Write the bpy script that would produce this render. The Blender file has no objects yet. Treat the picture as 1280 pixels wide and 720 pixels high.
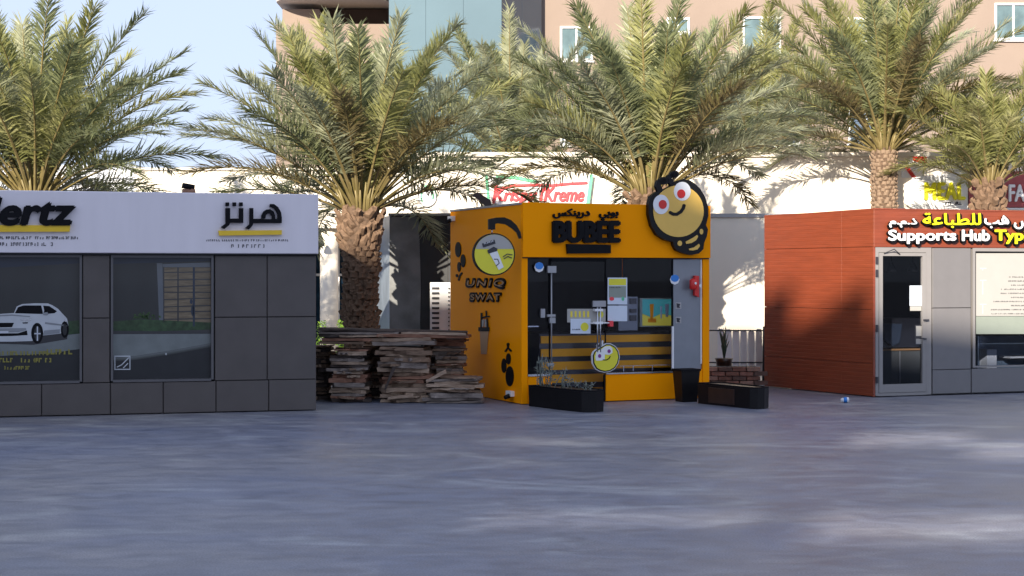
import bpy, bmesh, math, random
from mathutils import Vector, Matrix
random.seed(7)
S = bpy.context.scene
COL = S.collection
R = math.radians

# ------------------------------------------------------------------ camera, world, sun, exposure
F = 2000.0; CAMZ = 1.8; HOR = 345.0
cam = bpy.data.cameras.new("camera"); camo = bpy.data.objects.new("camera", cam); COL.objects.link(camo)
camo.location = (0, 0, CAMZ); camo.rotation_euler = (R(90), 0, 0)
cam.sensor_width = 36; cam.lens = 36 * F / 1280; cam.shift_y = -15 / 1280
cam.clip_start = 0.1; cam.clip_end = 3000
S.camera = camo
SUN_EL = 21.0; SUN_AZ = 18.0            # azimuth: to the left of straight behind the camera
tosun = Vector((-math.sin(R(SUN_AZ)) * math.cos(R(SUN_EL)), -math.cos(R(SUN_AZ)) * math.cos(R(SUN_EL)), math.sin(R(SUN_EL))))
W = bpy.data.worlds.new("World"); S.world = W; W.use_nodes = True
nt = W.node_tree; bg = nt.nodes['Background']
sky = nt.nodes.new('ShaderNodeTexSky'); sky.sky_type = 'NISHITA'; sky.sun_disc = False
sky.sun_elevation = R(SUN_EL); sky.sun_rotation = math.atan2(tosun.x, tosun.y)
sky.air_density = 1.0; sky.dust_density = 0.6; sky.ozone_density = 2.0
hz = nt.nodes.new('ShaderNodeMix'); hz.data_type = 'RGBA'; hz.inputs[0].default_value = 0.94      # a bright, even, hazy sky
hz.inputs[7].default_value = (2.0, 2.32, 3.1, 1)
nt.links.new(sky.outputs[0], hz.inputs[6]); nt.links.new(hz.outputs[2], bg.inputs[0]); bg.inputs[1].default_value = 0.13
sl = bpy.data.lights.new("sun", 'SUN'); so = bpy.data.objects.new("sun", sl); COL.objects.link(so)
sl.energy = 3.7; sl.angle = R(0.55); sl.color = (1.0, 0.9, 0.74)
so.rotation_euler = (-tosun).to_track_quat('-Z', 'Y').to_euler(); so.location = (-10, -30, 40)
S.view_settings.view_transform = 'Standard'; S.view_settings.look = 'None'
S.view_settings.exposure = 1.42; S.view_settings.gamma = 1.0
S.cycles.max_bounces = 8; S.cycles.transparent_max_bounces = 16

# ------------------------------------------------------------------ materials
def mat(name, col, rough=0.5, metal=0.0, var=0.06, scale=6.0, bump=0.0, bscale=60.0, coat=0.0, stretch=None, col2=None, spec=0.5):
    m = bpy.data.materials.new(name); m.use_nodes = True
    t = m.node_tree; n = t.nodes; l = t.links; p = n['Principled BSDF']
    p.inputs['Roughness'].default_value = rough; p.inputs['Metallic'].default_value = metal
    p.inputs['Coat Weight'].default_value = coat; p.inputs['Coat Roughness'].default_value = 0.04
    p.inputs['Specular IOR Level'].default_value = spec
    tc = n.new('ShaderNodeTexCoord'); mp = n.new('ShaderNodeMapping'); l.new(tc.outputs['Object'], mp.inputs[0])
    if stretch: mp.inputs['Scale'].default_value = stretch
    no = n.new('ShaderNodeTexNoise'); no.inputs['Scale'].default_value = scale; no.inputs['Detail'].default_value = 5
    l.new(mp.outputs[0], no.inputs[0])
    cr = n.new('ShaderNodeValToRGB')
    c2 = col2 or tuple(min(1, c * (1 + var)) for c in col); c1 = tuple(c * (1 - var) for c in col) if not col2 else col
    cr.color_ramp.elements[0].position = 0.3; cr.color_ramp.elements[1].position = 0.7
    cr.color_ramp.elements[0].color = (*c1, 1); cr.color_ramp.elements[1].color = (*c2, 1)
    l.new(no.outputs[0], cr.inputs[0]); l.new(cr.outputs[0], p.inputs['Base Color'])
    if bump:
        nb = n.new('ShaderNodeTexNoise'); nb.inputs['Scale'].default_value = bscale; nb.inputs['Detail'].default_value = 4
        l.new(mp.outputs[0], nb.inputs[0])
        b = n.new('ShaderNodeBump'); b.inputs['Strength'].default_value = bump; b.inputs['Distance'].default_value = 0.01
        l.new(nb.outputs[0], b.inputs['Height']); l.new(b.outputs[0], p.inputs['Normal'])
    return m

def add_slats(m, period=0.06):
    t = m.node_tree; n = t.nodes; l = t.links; p = n['Principled BSDF']
    tc = n.new('ShaderNodeTexCoord'); sx = n.new('ShaderNodeSeparateXYZ'); l.new(tc.outputs['Object'], sx.inputs[0])
    a = n.new('ShaderNodeMath'); a.operation = 'DIVIDE'; a.inputs[1].default_value = period; l.new(sx.outputs[2], a.inputs[0])
    f = n.new('ShaderNodeMath'); f.operation = 'PINGPONG'; f.inputs[1].default_value = 0.5; l.new(a.outputs[0], f.inputs[0])
    g = n.new('ShaderNodeMath'); g.operation = 'MULTIPLY'; g.inputs[1].default_value = 8; g.use_clamp = True; l.new(f.outputs[0], g.inputs[0])
    b = n.new('ShaderNodeBump'); b.inputs['Strength'].default_value = 0.5; b.inputs['Distance'].default_value = 0.004
    l.new(g.outputs[0], b.inputs['Height']); l.new(b.outputs[0], p.inputs['Normal'])
def leafmat(name, c1, c2, c3):
    m = bpy.data.materials.new(name); m.use_nodes = True
    t = m.node_tree; n = t.nodes; l = t.links; p = n['Principled BSDF']
    p.inputs['Roughness'].default_value = 0.45
    tc = n.new('ShaderNodeTexCoord'); no = n.new('ShaderNodeTexNoise'); no.inputs['Scale'].default_value = 2.2; no.inputs['Detail'].default_value = 6
    l.new(tc.outputs['Object'], no.inputs[0])
    cr = n.new('ShaderNodeValToRGB'); e = cr.color_ramp.elements
    e[0].position = 0.32; e[0].color = (*c1, 1); e[1].position = 0.7; e[1].color = (*c3, 1)
    k = e.new(0.5); k.color = (*c2, 1)
    l.new(no.outputs[0], cr.inputs[0]); l.new(cr.outputs[0], p.inputs['Base Color'])
    tr = n.new('ShaderNodeBsdfTranslucent'); l.new(cr.outputs[0], tr.inputs[0])
    mx = n.new('ShaderNodeMixShader'); mx.inputs[0].default_value = 0.4
    l.new(p.outputs[0], mx.inputs[1]); l.new(tr.outputs[0], mx.inputs[2])
    l.new(mx.outputs[0], n['Material Output'].inputs[0])
    return m

def glassmat(name, tint=(0.8, 0.85, 0.88), f0=0.06, trans=1.0, base=(0.01, 0.012, 0.02)):
    # thin architectural pane: see-through with a Fresnel reflection
    m = bpy.data.materials.new(name); m.use_nodes = True
    t = m.node_tree; n = t.nodes; l = t.links
    n.remove(n['Principled BSDF'])
    fr = n.new('ShaderNodeFresnel'); fr.inputs[0].default_value = 1.22
    ad = n.new('ShaderNodeMath'); ad.operation = 'ADD'; ad.use_clamp = True; ad.inputs[1].default_value = f0
    l.new(fr.outputs[0], ad.inputs[0])
    g = n.new('ShaderNodeBsdfGlossy'); g.inputs['Roughness'].default_value = 0.015
    tp = n.new('ShaderNodeBsdfTransparent'); tp.inputs[0].default_value = (*tint, 1)
    d = n.new('ShaderNodeBsdfDiffuse'); d.inputs[0].default_value = (*base, 1)
    m1 = n.new('ShaderNodeMixShader'); m1.inputs[0].default_value = trans
    l.new(d.outputs[0], m1.inputs[1]); l.new(tp.outputs[0], m1.inputs[2])
    m2 = n.new('ShaderNodeMixShader'); l.new(ad.outputs[0], m2.inputs[0]); l.new(m1.outputs[0], m2.inputs[1]); l.new(g.outputs[0], m2.inputs[2])
    l.new(m2.outputs[0], n['Material Output'].inputs[0])
    return m

M = {}
M['fascia'] = mat('white_lilac_paint', (0.752, 0.703, 0.743), 0.42, var=0.03, scale=2.0, stretch=(3, 3, 0.5), bump=0.03, bscale=9)
M['panel'] = mat('charcoal_cladding', (0.082, 0.069, 0.065), 0.42, var=0.10, scale=3.0, bump=0.05, bscale=200)
M['joint'] = mat('dark_joint', (0.012, 0.012, 0.014), 0.7)
M['alu'] = mat('grey_aluminium', (0.33, 0.33, 0.35), 0.38, metal=0.3, var=0.04)
M['orange'] = mat('orange_paint', (1.0, 0.325, 0.0), 0.5, var=0.03, scale=1.5, bump=0.02, bscale=30, spec=0.06)
M['orange_in'] = mat('orange_stripe', (0.85, 0.37, 0.01), 0.4, spec=.2)
M['black'] = mat('black_plastic', (0.008, 0.007, 0.008), 0.4, var=0.2, spec=0.2)
M['blackmatt'] = mat('black_matt', (0.006, 0.006, 0.008), 0.6, var=0.2, spec=0.12)
M['brownpl'] = mat('dark_brown_panel', (0.030, 0.014, 0.010), 0.35, var=0.25)
M['darkframe'] = mat('dark_window_frame', (0.10, 0.095, 0.10), 0.4)
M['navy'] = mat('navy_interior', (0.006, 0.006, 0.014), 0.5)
M['yellow'] = mat('yellow_paint', (0.80, 0.52, 0.02), 0.4)
M['beeyellow'] = mat('bee_yellow', (0.74, 0.46, 0.09), 0.4, var=0.03)
M['discyellow'] = mat('disc_yellow', (0.72, 0.66, 0.03), 0.4, var=0.03)
M['white'] = mat('white_plastic', (0.78, 0.78, 0.80), 0.4, var=0.02)
M['paper'] = mat('white_paper', (0.62, 0.68, 0.78), 0.6, var=0.02)
M['cream'] = mat('cream_render', (0.82, 0.75, 0.65), 0.85, var=0.04, scale=1.2, bump=0.15, bscale=80)
M['peach'] = mat('peach_render', (0.263, 0.202, 0.166), 0.9, var=0.06, scale=0.6, bump=0.1, bscale=20)
M['palewall'] = mat('pale_render', (0.5, 0.52, 0.58), 0.85)
M['soffit'] = mat('pale_soffit', (0.62, 0.55, 0.48), 0.8)
M['brownrecess'] = mat('brown_recess', (0.05, 0.03, 0.022), 0.8)
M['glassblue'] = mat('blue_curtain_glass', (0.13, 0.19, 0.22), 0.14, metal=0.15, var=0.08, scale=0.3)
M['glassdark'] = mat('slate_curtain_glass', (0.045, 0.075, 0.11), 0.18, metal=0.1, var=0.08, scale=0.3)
M['winteal'] = mat('teal_window_glass', (0.15, 0.22, 0.235), 0.08, metal=0.2, var=0.3, scale=1.5)
M['winblue'] = mat('blue_window_glass', (0.13, 0.18, 0.26), 0.08, metal=0.2, var=0.3, scale=1.5)
M['winnavy'] = mat('navy_window_glass', (0.012, 0.03, 0.055), 0.08, var=0.3)
M['red'] = mat('red_paint', (0.62, 0.015, 0.012), 0.35)
M['signred'] = mat('sign_red', (0.75, 0.045, 0.06), 0.45)
M['signgreen'] = mat('sign_green', (0.12, 0.50, 0.28), 0.45)
M['maroon'] = mat('maroon_board', (0.33, 0.055, 0.06), 0.5)
M['meal'] = mat('lemon_letters', (0.80, 0.75, 0.01), 0.45)
M['terra'] = mat('terracotta_cladding', (0.210, 0.045, 0.019), 0.45, var=0.12, scale=2.5, stretch=(1, 1, 9), bump=0.06, bscale=40)
add_slats(M['terra'])
M['terradark'] = mat('terracotta_dark', (0.25, 0.055, 0.03), 0.45, var=0.14, scale=2.5, stretch=(1, 1, 9), bump=0.06, bscale=40)
M['greypanel'] = mat('light_grey_cladding', (0.166, 0.158, 0.162), 0.4, var=0.03, bump=0.03)
M['lightframe'] = mat('pale_grey_frame', (0.248, 0.232, 0.228), 0.4, var=0.03)
M['poster'] = mat('cream_poster', (0.389, 0.374, 0.351), 0.6, var=0.02)
M['palegreen'] = mat('pale_green_band', (0.25, 0.28, 0.24), 0.4, var=0.03)
M['ink'] = mat('ink', (0.03, 0.03, 0.04), 0.6)
M['greyink'] = mat('grey_ink', (0.38, 0.37, 0.37), 0.6)
M['blue'] = mat('blue_sticker', (0.02, 0.20, 0.62), 0.35)
M['steel'] = mat('brushed_steel', (0.45, 0.46, 0.5), 0.25, metal=0.9)
M['greyin'] = mat('grey_inner_panel', (0.20, 0.215, 0.245), 0.35, metal=0.2, var=0.05, coat=0.3)
M['tanpr'] = mat('tan_print', (0.40, 0.22, 0.10), 0.5)
M['tealscreen'] = mat('menu_print_teal', (0.03, 0.20, 0.22), 0.3)
M['gold'] = mat('menu_print_gold', (0.42, 0.33, 0.03), 0.4)
for k_, c_ in (('tealscreen', (0.05, 0.30, 0.33, 1)), ('gold', (0.45, 0.42, 0.05, 1))):      # the lit menu screen
    p_ = M[k_].node_tree.nodes['Principled BSDF']; p_.inputs['Emission Color'].default_value = c_; p_.inputs['Emission Strength'].default_value = 0.12
M['purple'] = mat('purple_ink', (0.22, 0.03, 0.22), 0.4)
M['carwhite'] = mat('print_car_white', (0.460, 0.483, 0.517), 0.25, coat=0.5)
for q_ in range(4):
    k_ = 1 - (q_ + 1) / 5; M['fade%d' % q_] = mat('print_floor_fade', tuple(.024 + (b_ - .024) * k_ for b_ in (.165, .18, .18)), 0.3, coat=.2, spec=.25)
M['carshade'] = mat('print_car_shade', (0.22, 0.235, 0.26), 0.25, coat=.2)
M['pr_wall'] = mat('print_concrete', (0.037, 0.039, 0.041), 0.3, var=0.22, scale=1.2, stretch=(1, 1, .4), coat=0.22, spec=0.25)
M['pr_top'] = mat('print_blue_strip', (0.027, 0.037, 0.060), 0.3, coat=0.22, spec=0.25)
M['pr_floor'] = mat('print_pale_floor', (0.168, 0.186, 0.186), 0.3, var=0.12, coat=0.22, spec=0.25)
M['pr_dark'] = mat('print_dark_floor', (0.023, 0.024, 0.027), 0.3, var=0.1, coat=0.22, spec=0.25)
M['pr_green'] = mat('print_grass', (0.031, 0.062, 0.027), 0.3, var=0.4, scale=14, coat=0.22, spec=0.25)
M['pr_leaf'] = mat('print_leaf', (0.042, 0.084, 0.027), 0.3, var=0.5, scale=30, coat=0.22, spec=0.25)
M['pr_wood'] = mat('print_slatted_timber', (0.120, 0.092, 0.060), 0.3, scale=7, coat=0.22, spec=0.25, col2=(0.22, 0.17, 0.11), stretch=(1, 1, 7))
M['pr_black'] = mat('print_black', (0.012, 0.012, 0.016), 0.3, coat=0.5)
M['pr_frame'] = mat('print_pale_frame', (0.077, 0.091, 0.112), 0.3, coat=0.5)
M['pr_yellow'] = mat('print_yellow', (0.22, 0.195, 0.03), 0.4)
M['trunk'] = mat('palm_trunk', (0.07, 0.045, 0.03), 0.95, scale=20, col2=(0.16, 0.10, 0.065), bump=0.8, bscale=50)
M['boot'] = mat('palm_leaf_base', (0.11, 0.065, 0.04), 0.9, scale=12, col2=(0.26, 0.165, 0.105), bump=0.7, bscale=60)
M['bootpale'] = mat('palm_leaf_base_pale', (0.20, 0.135, 0.09), 0.9, scale=12, col2=(0.34, 0.24, 0.17), bump=0.7, bscale=60)
M['rachis'] = mat('palm_midrib', (0.17, 0.135, 0.045), 0.5, scale=5, col2=(0.26, 0.20, 0.09))
M['leafA'] = leafmat('palm_leaf_green', (0.11, 0.125, 0.055), (0.24, 0.265, 0.135), (0.38, 0.40, 0.23))
M['leafB'] = leafmat('palm_leaf_grey', (0.17, 0.18, 0.105), (0.33, 0.345, 0.215), (0.50, 0.51, 0.35))
M['leafC'] = leafmat('palm_leaf_yellow', (0.18, 0.19, 0.06), (0.34, 0.34, 0.13), (0.50, 0.48, 0.25))
M['leafD'] = leafmat('palm_leaf_straw', (0.14, 0.11, 0.05), (0.22, 0.18, 0.08), (0.30, 0.25, 0.13))
M['shrub'] = leafmat('lime_shrub', (0.10, 0.19, 0.02), (0.17, 0.30, 0.03), (0.28, 0.42, 0.06))
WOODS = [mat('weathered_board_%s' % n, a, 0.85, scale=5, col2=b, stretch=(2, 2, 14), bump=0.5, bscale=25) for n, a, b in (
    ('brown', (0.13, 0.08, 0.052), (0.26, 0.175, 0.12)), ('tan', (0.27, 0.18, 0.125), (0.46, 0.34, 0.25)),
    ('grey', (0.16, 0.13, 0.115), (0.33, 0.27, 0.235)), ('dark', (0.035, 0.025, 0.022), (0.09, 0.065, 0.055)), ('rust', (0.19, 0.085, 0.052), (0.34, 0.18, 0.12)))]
M['gpane'] = glassmat('clear_shop_glass', (0.95, 0.96, 1.0), 0.0)
M['gpane3'] = glassmat('door_glass', (0.80, 0.82, 0.86), 0.0)
M['vinyl'] = mat('grey_plastic_sheet', (0.17, 0.175, 0.18), 0.35, var=0.35, scale=3, bump=0.3, bscale=6)  # sunlight on the black cabin front, painted in as a grey tone
M['cabin'] = mat('black_cabin_cladding', (0.016, 0.017, 0.020), 0.45, var=0.2)
M['beigeblock'] = mat('beige_block', (0.34, 0.32, 0.30), 0.8)
M['roofgrey'] = mat('grey_roof', (0.12, 0.12, 0.13), 0.8)

def pavement():
    m = bpy.data.materials.new('smooth_blue_grey_paving'); m.use_nodes = True
    t = m.node_tree; n = t.nodes; l = t.links; p = n['Principled BSDF']
    tc = n.new('ShaderNodeTexCoord')
    def noise(sc, st, det=5, dist=0.0):
        mp = n.new('ShaderNodeMapping'); mp.inputs['Scale'].default_value = st; mp.inputs['Rotation'].default_value = (0, 0, .22); l.new(tc.outputs['Object'], mp.inputs[0])
        no = n.new('ShaderNodeTexNoise'); no.inputs['Scale'].default_value = sc; no.inputs['Detail'].default_value = det; no.inputs['Distortion'].default_value = dist
        l.new(mp.outputs[0], no.inputs[0]); return no
    a = noise(0.9, (0.55, 1, 1), 6, 1.6); b = noise(3.4, (0.7, 1.2, 1), 9, 1.0); c = noise(70, (1, 1, 1), 4); d = noise(0.28, (1, 1, 1), 3)
    r1 = n.new('ShaderNodeValToRGB'); e = r1.color_ramp.elements
    e[0].position = .36; e[0].color = (0.137, 0.148, 0.188, 1); e[1].position = .66; e[1].color = (0.226, 0.236, 0.254, 1)
    k_ = e.new(.55); k_.color = (0.166, 0.170, 0.196, 1)
    l.new(a.outputs[0], r1.inputs[0])
    r2 = n.new('ShaderNodeValToRGB'); e = r2.color_ramp.elements
    e[0].position = .3; e[0].color = (0.72, 0.72, 0.77, 1); e[1].position = .72; e[1].color = (1.26, 1.23, 1.20, 1)
    l.new(b.outputs[0], r2.inputs[0])
    r4 = n.new('ShaderNodeValToRGB'); e = r4.color_ramp.elements
    e[0].position = .4; e[0].color = (0.93, 0.96, 1.05, 1); e[1].position = .62; e[1].color = (1.10, 1.05, 1.0, 1)
    l.new(d.outputs[0], r4.inputs[0])
    r3 = n.new('ShaderNodeValToRGB'); e = r3.color_ramp.elements
    e[0].position = .3; e[0].color = (0.74, 0.74, 0.74, 1); e[1].position = .7; e[1].color = (1.30, 1.29, 1.27, 1)
    l.new(c.outputs[0], r3.inputs[0])
    cur = r1.outputs[0]
    for r in (r2, r4, r3):
        mx = n.new('ShaderNodeMix'); mx.data_type = 'RGBA'; mx.blend_type = 'MULTIPLY'; mx.inputs[0].default_value = 1
        l.new(cur, mx.inputs[6]); l.new(r.outputs[0], mx.inputs[7]); cur = mx.outputs[2]
    l.new(cur, p.inputs['Base Color'])
    rr = n.new('ShaderNodeMapRange'); rr.inputs[3].default_value = 0.34; rr.inputs[4].default_value = 0.62
    l.new(b.outputs[0], rr.inputs[0]); l.new(rr.outputs[0], p.inputs['Roughness'])
    bp = n.new('ShaderNodeBump'); bp.inputs['Strength'].default_value = 0.25; bp.inputs['Distance'].default_value = 0.004
    l.new(c.outputs[0], bp.inputs['Height']); l.new(bp.outputs[0], p.inputs['Normal'])
    return m

# ------------------------------------------------------------------ helpers
BASE = {}
def tag(o, label, cat, group=None):
    o['label'] = label; o['category'] = cat
    if group: o['group'] = group
    return o
def thing(name, loc, label, cat, group=None):
    o = bpy.data.objects.new(name, None); o.empty_display_size = 0.2; COL.objects.link(o); o.location = loc
    BASE[o.name] = Vector(loc); return tag(o, label, cat, group)
def mesh(name, verts, faces, mats, parent=None, idx=None, smooth=False):
    """world-space verts -> one object; a child keeps the origin of its thing"""
    b = BASE[parent.name] if parent else None
    if b is None:
        b = Vector((sum(v[0] for v in verts) / len(verts), sum(v[1] for v in verts) / len(verts), min(v[2] for v in verts)))
    me = bpy.data.meshes.new(name)
    me.from_pydata([(v[0] - b[0], v[1] - b[1], v[2] - b[2]) for v in verts], [], faces)
    for m in (mats if isinstance(mats, (list, tuple)) else [mats]): me.materials.append(m)
    if idx: me.polygons.foreach_set('material_index', idx)
    if smooth: me.polygons.foreach_set('use_smooth', [True] * len(faces))
    me.update()
    o = bpy.data.objects.new(name, me); COL.objects.link(o)
    if parent: o.parent = parent
    else: o.location = b
    BASE[o.name] = b
    return o

class Fr:
    """a vertical plane: origin, u (rightwards seen from outside), z up, n outwards"""
    def __init__(s, x, y, ux, uy):
        l = math.hypot(ux, uy); s.o = Vector((x, y)); s.u = Vector((ux / l, uy / l)); s.n = Vector((uy / l, -ux / l))
    def p(s, u, z, n=0.0):
        q = s.o + s.u * u + s.n * n; return Vector((q.x, q.y, z))
    def pix(s, px, py, n=0.0):
        d = Vector(((px - 640) / F, 1.0)); o = s.o + s.n * n
        t = o.dot(s.n) / d.dot(s.n); q = d * t
        return (q - o).dot(s.u), CAMZ + (HOR - py) / F * t

BOXF = [(0, 1, 2, 3), (7, 6, 5, 4), (0, 4, 5, 1), (1, 5, 6, 2), (2, 6, 7, 3), (3, 7, 4, 0)]
def boxv(fr, u0, u1, z0, z1, n0, n1):
    # first four = front (n1)
    return [fr.p(u0, z0, n1), fr.p(u1, z0, n1), fr.p(u1, z1, n1), fr.p(u0, z1, n1), fr.p(u0, z0, n0), fr.p(u1, z0, n0), fr.p(u1, z1, n0), fr.p(u0, z1, n0)]
def box(name, fr, u0, u1, z0, z1, n0, n1, m, parent=None):
    return mesh(name, boxv(fr, u0, u1, z0, z1, n0, n1), BOXF, m, parent)
def boxes(name, fr, lst, m, parent=None):
    v = []; f = []
    for a in lst:
        k = len(v); v += boxv(fr, *a); f += [tuple(i + k for i in q) for q in BOXF]
    return mesh(name, v, f, m, parent)
def panel(name, fr, u0, u1, z0, z1, n0, n1, m, parent=None, c=0.006):
    v = [fr.p(u0 + c, z0 + c, n1), fr.p(u1 - c, z0 + c, n1), fr.p(u1 - c, z1 - c, n1), fr.p(u0 + c, z1 - c, n1),
         fr.p(u0, z0, n1 - c), fr.p(u1, z0, n1 - c), fr.p(u1, z1, n1 - c), fr.p(u0, z1, n1 - c),
         fr.p(u0, z0, n0), fr.p(u1, z0, n0), fr.p(u1, z1, n0), fr.p(u0, z1, n0)]
    f = [(0, 1, 2, 3)] + [((i + 1) % 4, i, i + 4, (i + 1) % 4 + 4)[::1] for i in range(4)]
    f += [((i + 1) % 4 + 4, i + 4, i + 8, (i + 1) % 4 + 8) for i in range(4)] + [(11, 10, 9, 8)]
    return mesh(name, v, f, m, parent)
def area(pts): return sum(pts[i][0] * pts[(i + 1) % len(pts)][1] - pts[(i + 1) % len(pts)][0] * pts[i][1] for i in range(len(pts))) / 2
EACH = ('print_car_detail', 'print_car_rim', 'print_mark', 'green_edge', 'print_car_shade', 'print_car_glass', 'print_car_lamp', 'bee_print', 'red_flourish', 'face_print', 'print_column', 'menu_print', 'body_stripe', 'ring', 'red_stroke', 'cup_lid', 'cup_print', 'arabic_letter')
def plates(name, fr, polys, n0, n1, m, parent=None):
    """prisms of outlines given in (u, z)"""
    if name in EACH and len(polys) > 1:
        return [plates(name, fr, [q], n0, n1, m, parent) for q in polys][0]
    v = []; f = []
    for pts in polys:
        if area(pts) < 0: pts = pts[::-1]
        k = len(v); N = len(pts)
        v += [fr.p(a, b, n1) for a, b in pts] + [fr.p(a, b, n0) for a, b in pts]
        f.append(tuple(range(k, k + N))); f.append(tuple(range(k + 2 * N - 1, k + N - 1, -1)))
        for i in range(N):
            j = (i + 1) % N; f.append((k + j, k + i, k + N + i, k + N + j))
    return mesh(name, v, f, m, parent)
def pxs(fr, pts, n=0.0): return [fr.pix(x, y, n) for x, y in pts]
def ell(cx, cy, rx, ry, N=28, a0=0, a1=360, rot=0):
    out = []
    for i in range(N):
        a = R(a0 + (a1 - a0) * i / (N if abs(a1 - a0) == 360 else N - 1)); x = rx * math.cos(a); y = ry * math.sin(a); r = R(rot)
        out.append((cx + x * math.cos(r) - y * math.sin(r), cy + x * math.sin(r) + y * math.cos(r)))
    return out
def stroke(pts, w, cap=True):
    """outline of a thick line through pts"""
    L = []; Rr = []; N = len(pts)
    for i, p in enumerate(pts):
        a = pts[max(i - 1, 0)]; b = pts[min(i + 1, N - 1)]; dx, dy = b[0] - a[0], b[1] - a[1]; l = math.hypot(dx, dy) or 1
        nx, ny = -dy / l * w / 2, dx / l * w / 2
        L.append((p[0] + nx, p[1] + ny)); Rr.append((p[0] - nx, p[1] - ny))
    def c(p, q, pp):
        a = math.atan2(q[1] - p[1], q[0] - p[0]); return [(pp[0] + w / 2 * math.cos(a - math.pi * k / 5), pp[1] + w / 2 * math.sin(a - math.pi * k / 5)) for k in range(1, 5)]
    e1 = c(pts[-1], L[-1], pts[-1]) if cap else []; e0 = c(pts[0], Rr[0], pts[0]) if cap else []
    return L + e1 + Rr[::-1] + e0
def tube(name, paths, m, parent=None, seg=8, smooth=True):
    """paths: list of (points, radii)"""
    v = []; f = []
    for pts, rad in paths:
        pts = [Vector(p) for p in pts]; N = len(pts); k = len(v)
        if not isinstance(rad, (list, tuple)): rad = [rad] * N
        for i, p in enumerate(pts):
            t = (pts[min(i + 1, N - 1)] - pts[max(i - 1, 0)]).normalized()
            a = t.cross(Vector((0, 0, 1))); a = a.normalized() if a.length > 1e-3 else Vector((1, 0, 0)); b = a.cross(t).normalized()
            for s in range(seg):
                w = 2 * math.pi * s / seg; v.append(p + a * math.cos(w) * rad[i] + b * math.sin(w) * rad[i])
        for i in range(N - 1):
            for s in range(seg):
                s2 = (s + 1) % seg; f.append((k + i * seg + s, k + i * seg + s2, k + (i + 1) * seg + s2, k + (i + 1) * seg + s))
        f.append(tuple(range(k + seg - 1, k - 1, -1))); f.append(tuple(range(k + (N - 1) * seg, k + N * seg)))
    o = mesh(name, v, f, m, parent); 
    if smooth: o.data.polygons.foreach_set('use_smooth', [len(p.vertices) == 4 for p in o.data.polygons])
    return o
def forms(s): return ''.join(chr(int(x, 16)) if len(x) == 4 else x for x in s.split('|'))
def text(name, body, fr, box_px, n0, n1, m, parent, fat=0.0, shear=0.0, off=0.0, space=1.0, grow=0.0):
    """letters fitted to the given pixel box of the photograph, standing on the plane fr"""
    cu = bpy.data.curves.new('glyphs', 'FONT'); cu.body = body; cu.shear = shear; cu.extrude = 0.5; cu.offset = off; cu.resolution_u = 4; cu.space_character = space
    o = bpy.data.objects.new('glyphs', cu); COL.objects.link(o)
    bpy.context.view_layer.update(); dg = bpy.context.evaluated_depsgraph_get()
    me = bpy.data.meshes.new_from_object(o.evaluated_get(dg))
    V = [v.co.copy() for v in me.vertices]; Fc = [tuple(p.vertices) for p in me.polygons]
    bpy.data.objects.remove(o); bpy.data.curves.remove(cu); bpy.data.meshes.remove(me)
    x0, x1 = min(v.x for v in V), max(v.x for v in V); y0, y1 = min(v.y for v in V), max(v.y for v in V)
    pl, pt, pr, pb = box_px
    ua, za = fr.pix(pl, pb, n1); ub, zb = fr.pix(pr, pb, n1); _, zc = fr.pix(pl, pt, n1); _, zd = fr.pix(pr, pt, n1)
    verts = []; faces = []
    sh = [(0, 0)] if not fat else [(-fat, 0), (fat, 0), (0, fat * .7), (0, -fat * .7), (0, 0)]
    for k, (dx, dy) in enumerate(sh):
        b = len(verts)
        for v in V:
            s = (v.x - x0) / (x1 - x0); t = (v.y - y0) / (y1 - y0)
            u = ua + (ub - ua) * s; z = (za * (1 - s) + zb * s) * (1 - t) + (zc * (1 - s) + zd * s) * t
            verts.append(fr.p(u + dx, z + dy, (n1 if v.z > 0 else n0) + (k * 0.0012 if v.z > 0 else 0)))
        faces += [tuple(i + b for i in q) for q in Fc]
    return mesh(name, verts, faces, m, parent)
def scrawl(name, fr, x0, x1, y0, y1, n, m, parent, gap=0.3, seed=1, slope=0.0, dens=1.0):
    """a line of lettering too small to be legible in the photograph"""
    rnd = random.Random(seed); P = []; x = x0; h = y1 - y0
    while x < x1:
        w = h * rnd.uniform(0.45, 0.8)
        if rnd.random() < 0.12: x += w * .8; continue
        yy = (x - x0) * slope; k = rnd.randint(0, 4); s = h * 0.22 * dens
        if k in (0, 1, 3): P.append([(x, y0 + yy), (x + s, y0 + yy), (x + s, y1 + yy), (x, y1 + yy)])
        if k in (1, 2, 4): P.append([(x + s, y1 + yy - s), (x + w, y1 + yy - s), (x + w, y1 + yy), (x + s, y1 + yy)])
        if k in (0, 2, 3): P.append([(x + s, y0 + yy), (x + w, y0 + yy), (x + w, y0 + yy + s), (x + s, y0 + yy + s)])
        if k in (2, 3, 4): P.append([(x + w - s, y0 + yy + s), (x + w, y0 + yy + s), (x + w, y1 + yy - s), (x + w - s, y1 + yy - s)])
        x += w + h * gap
    o = plates(name, fr, [pxs(fr, q, n) for q in P], n - 0.001, n + 0.002, m, parent); o['kind'] = 'stuff'; return o
def zoompts(pts, ox, oy, s): return [(ox + x / s, oy + y / s) for x, y in pts]

# ------------------------------------------------------------------ ground
g = mesh('paved_ground', [(-400, -300, 0), (400, -300, 0), (400, 900, 0), (-400, 900, 0)], [(0, 1, 2, 3)], pavement())
g['kind'] = 'structure'

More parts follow.
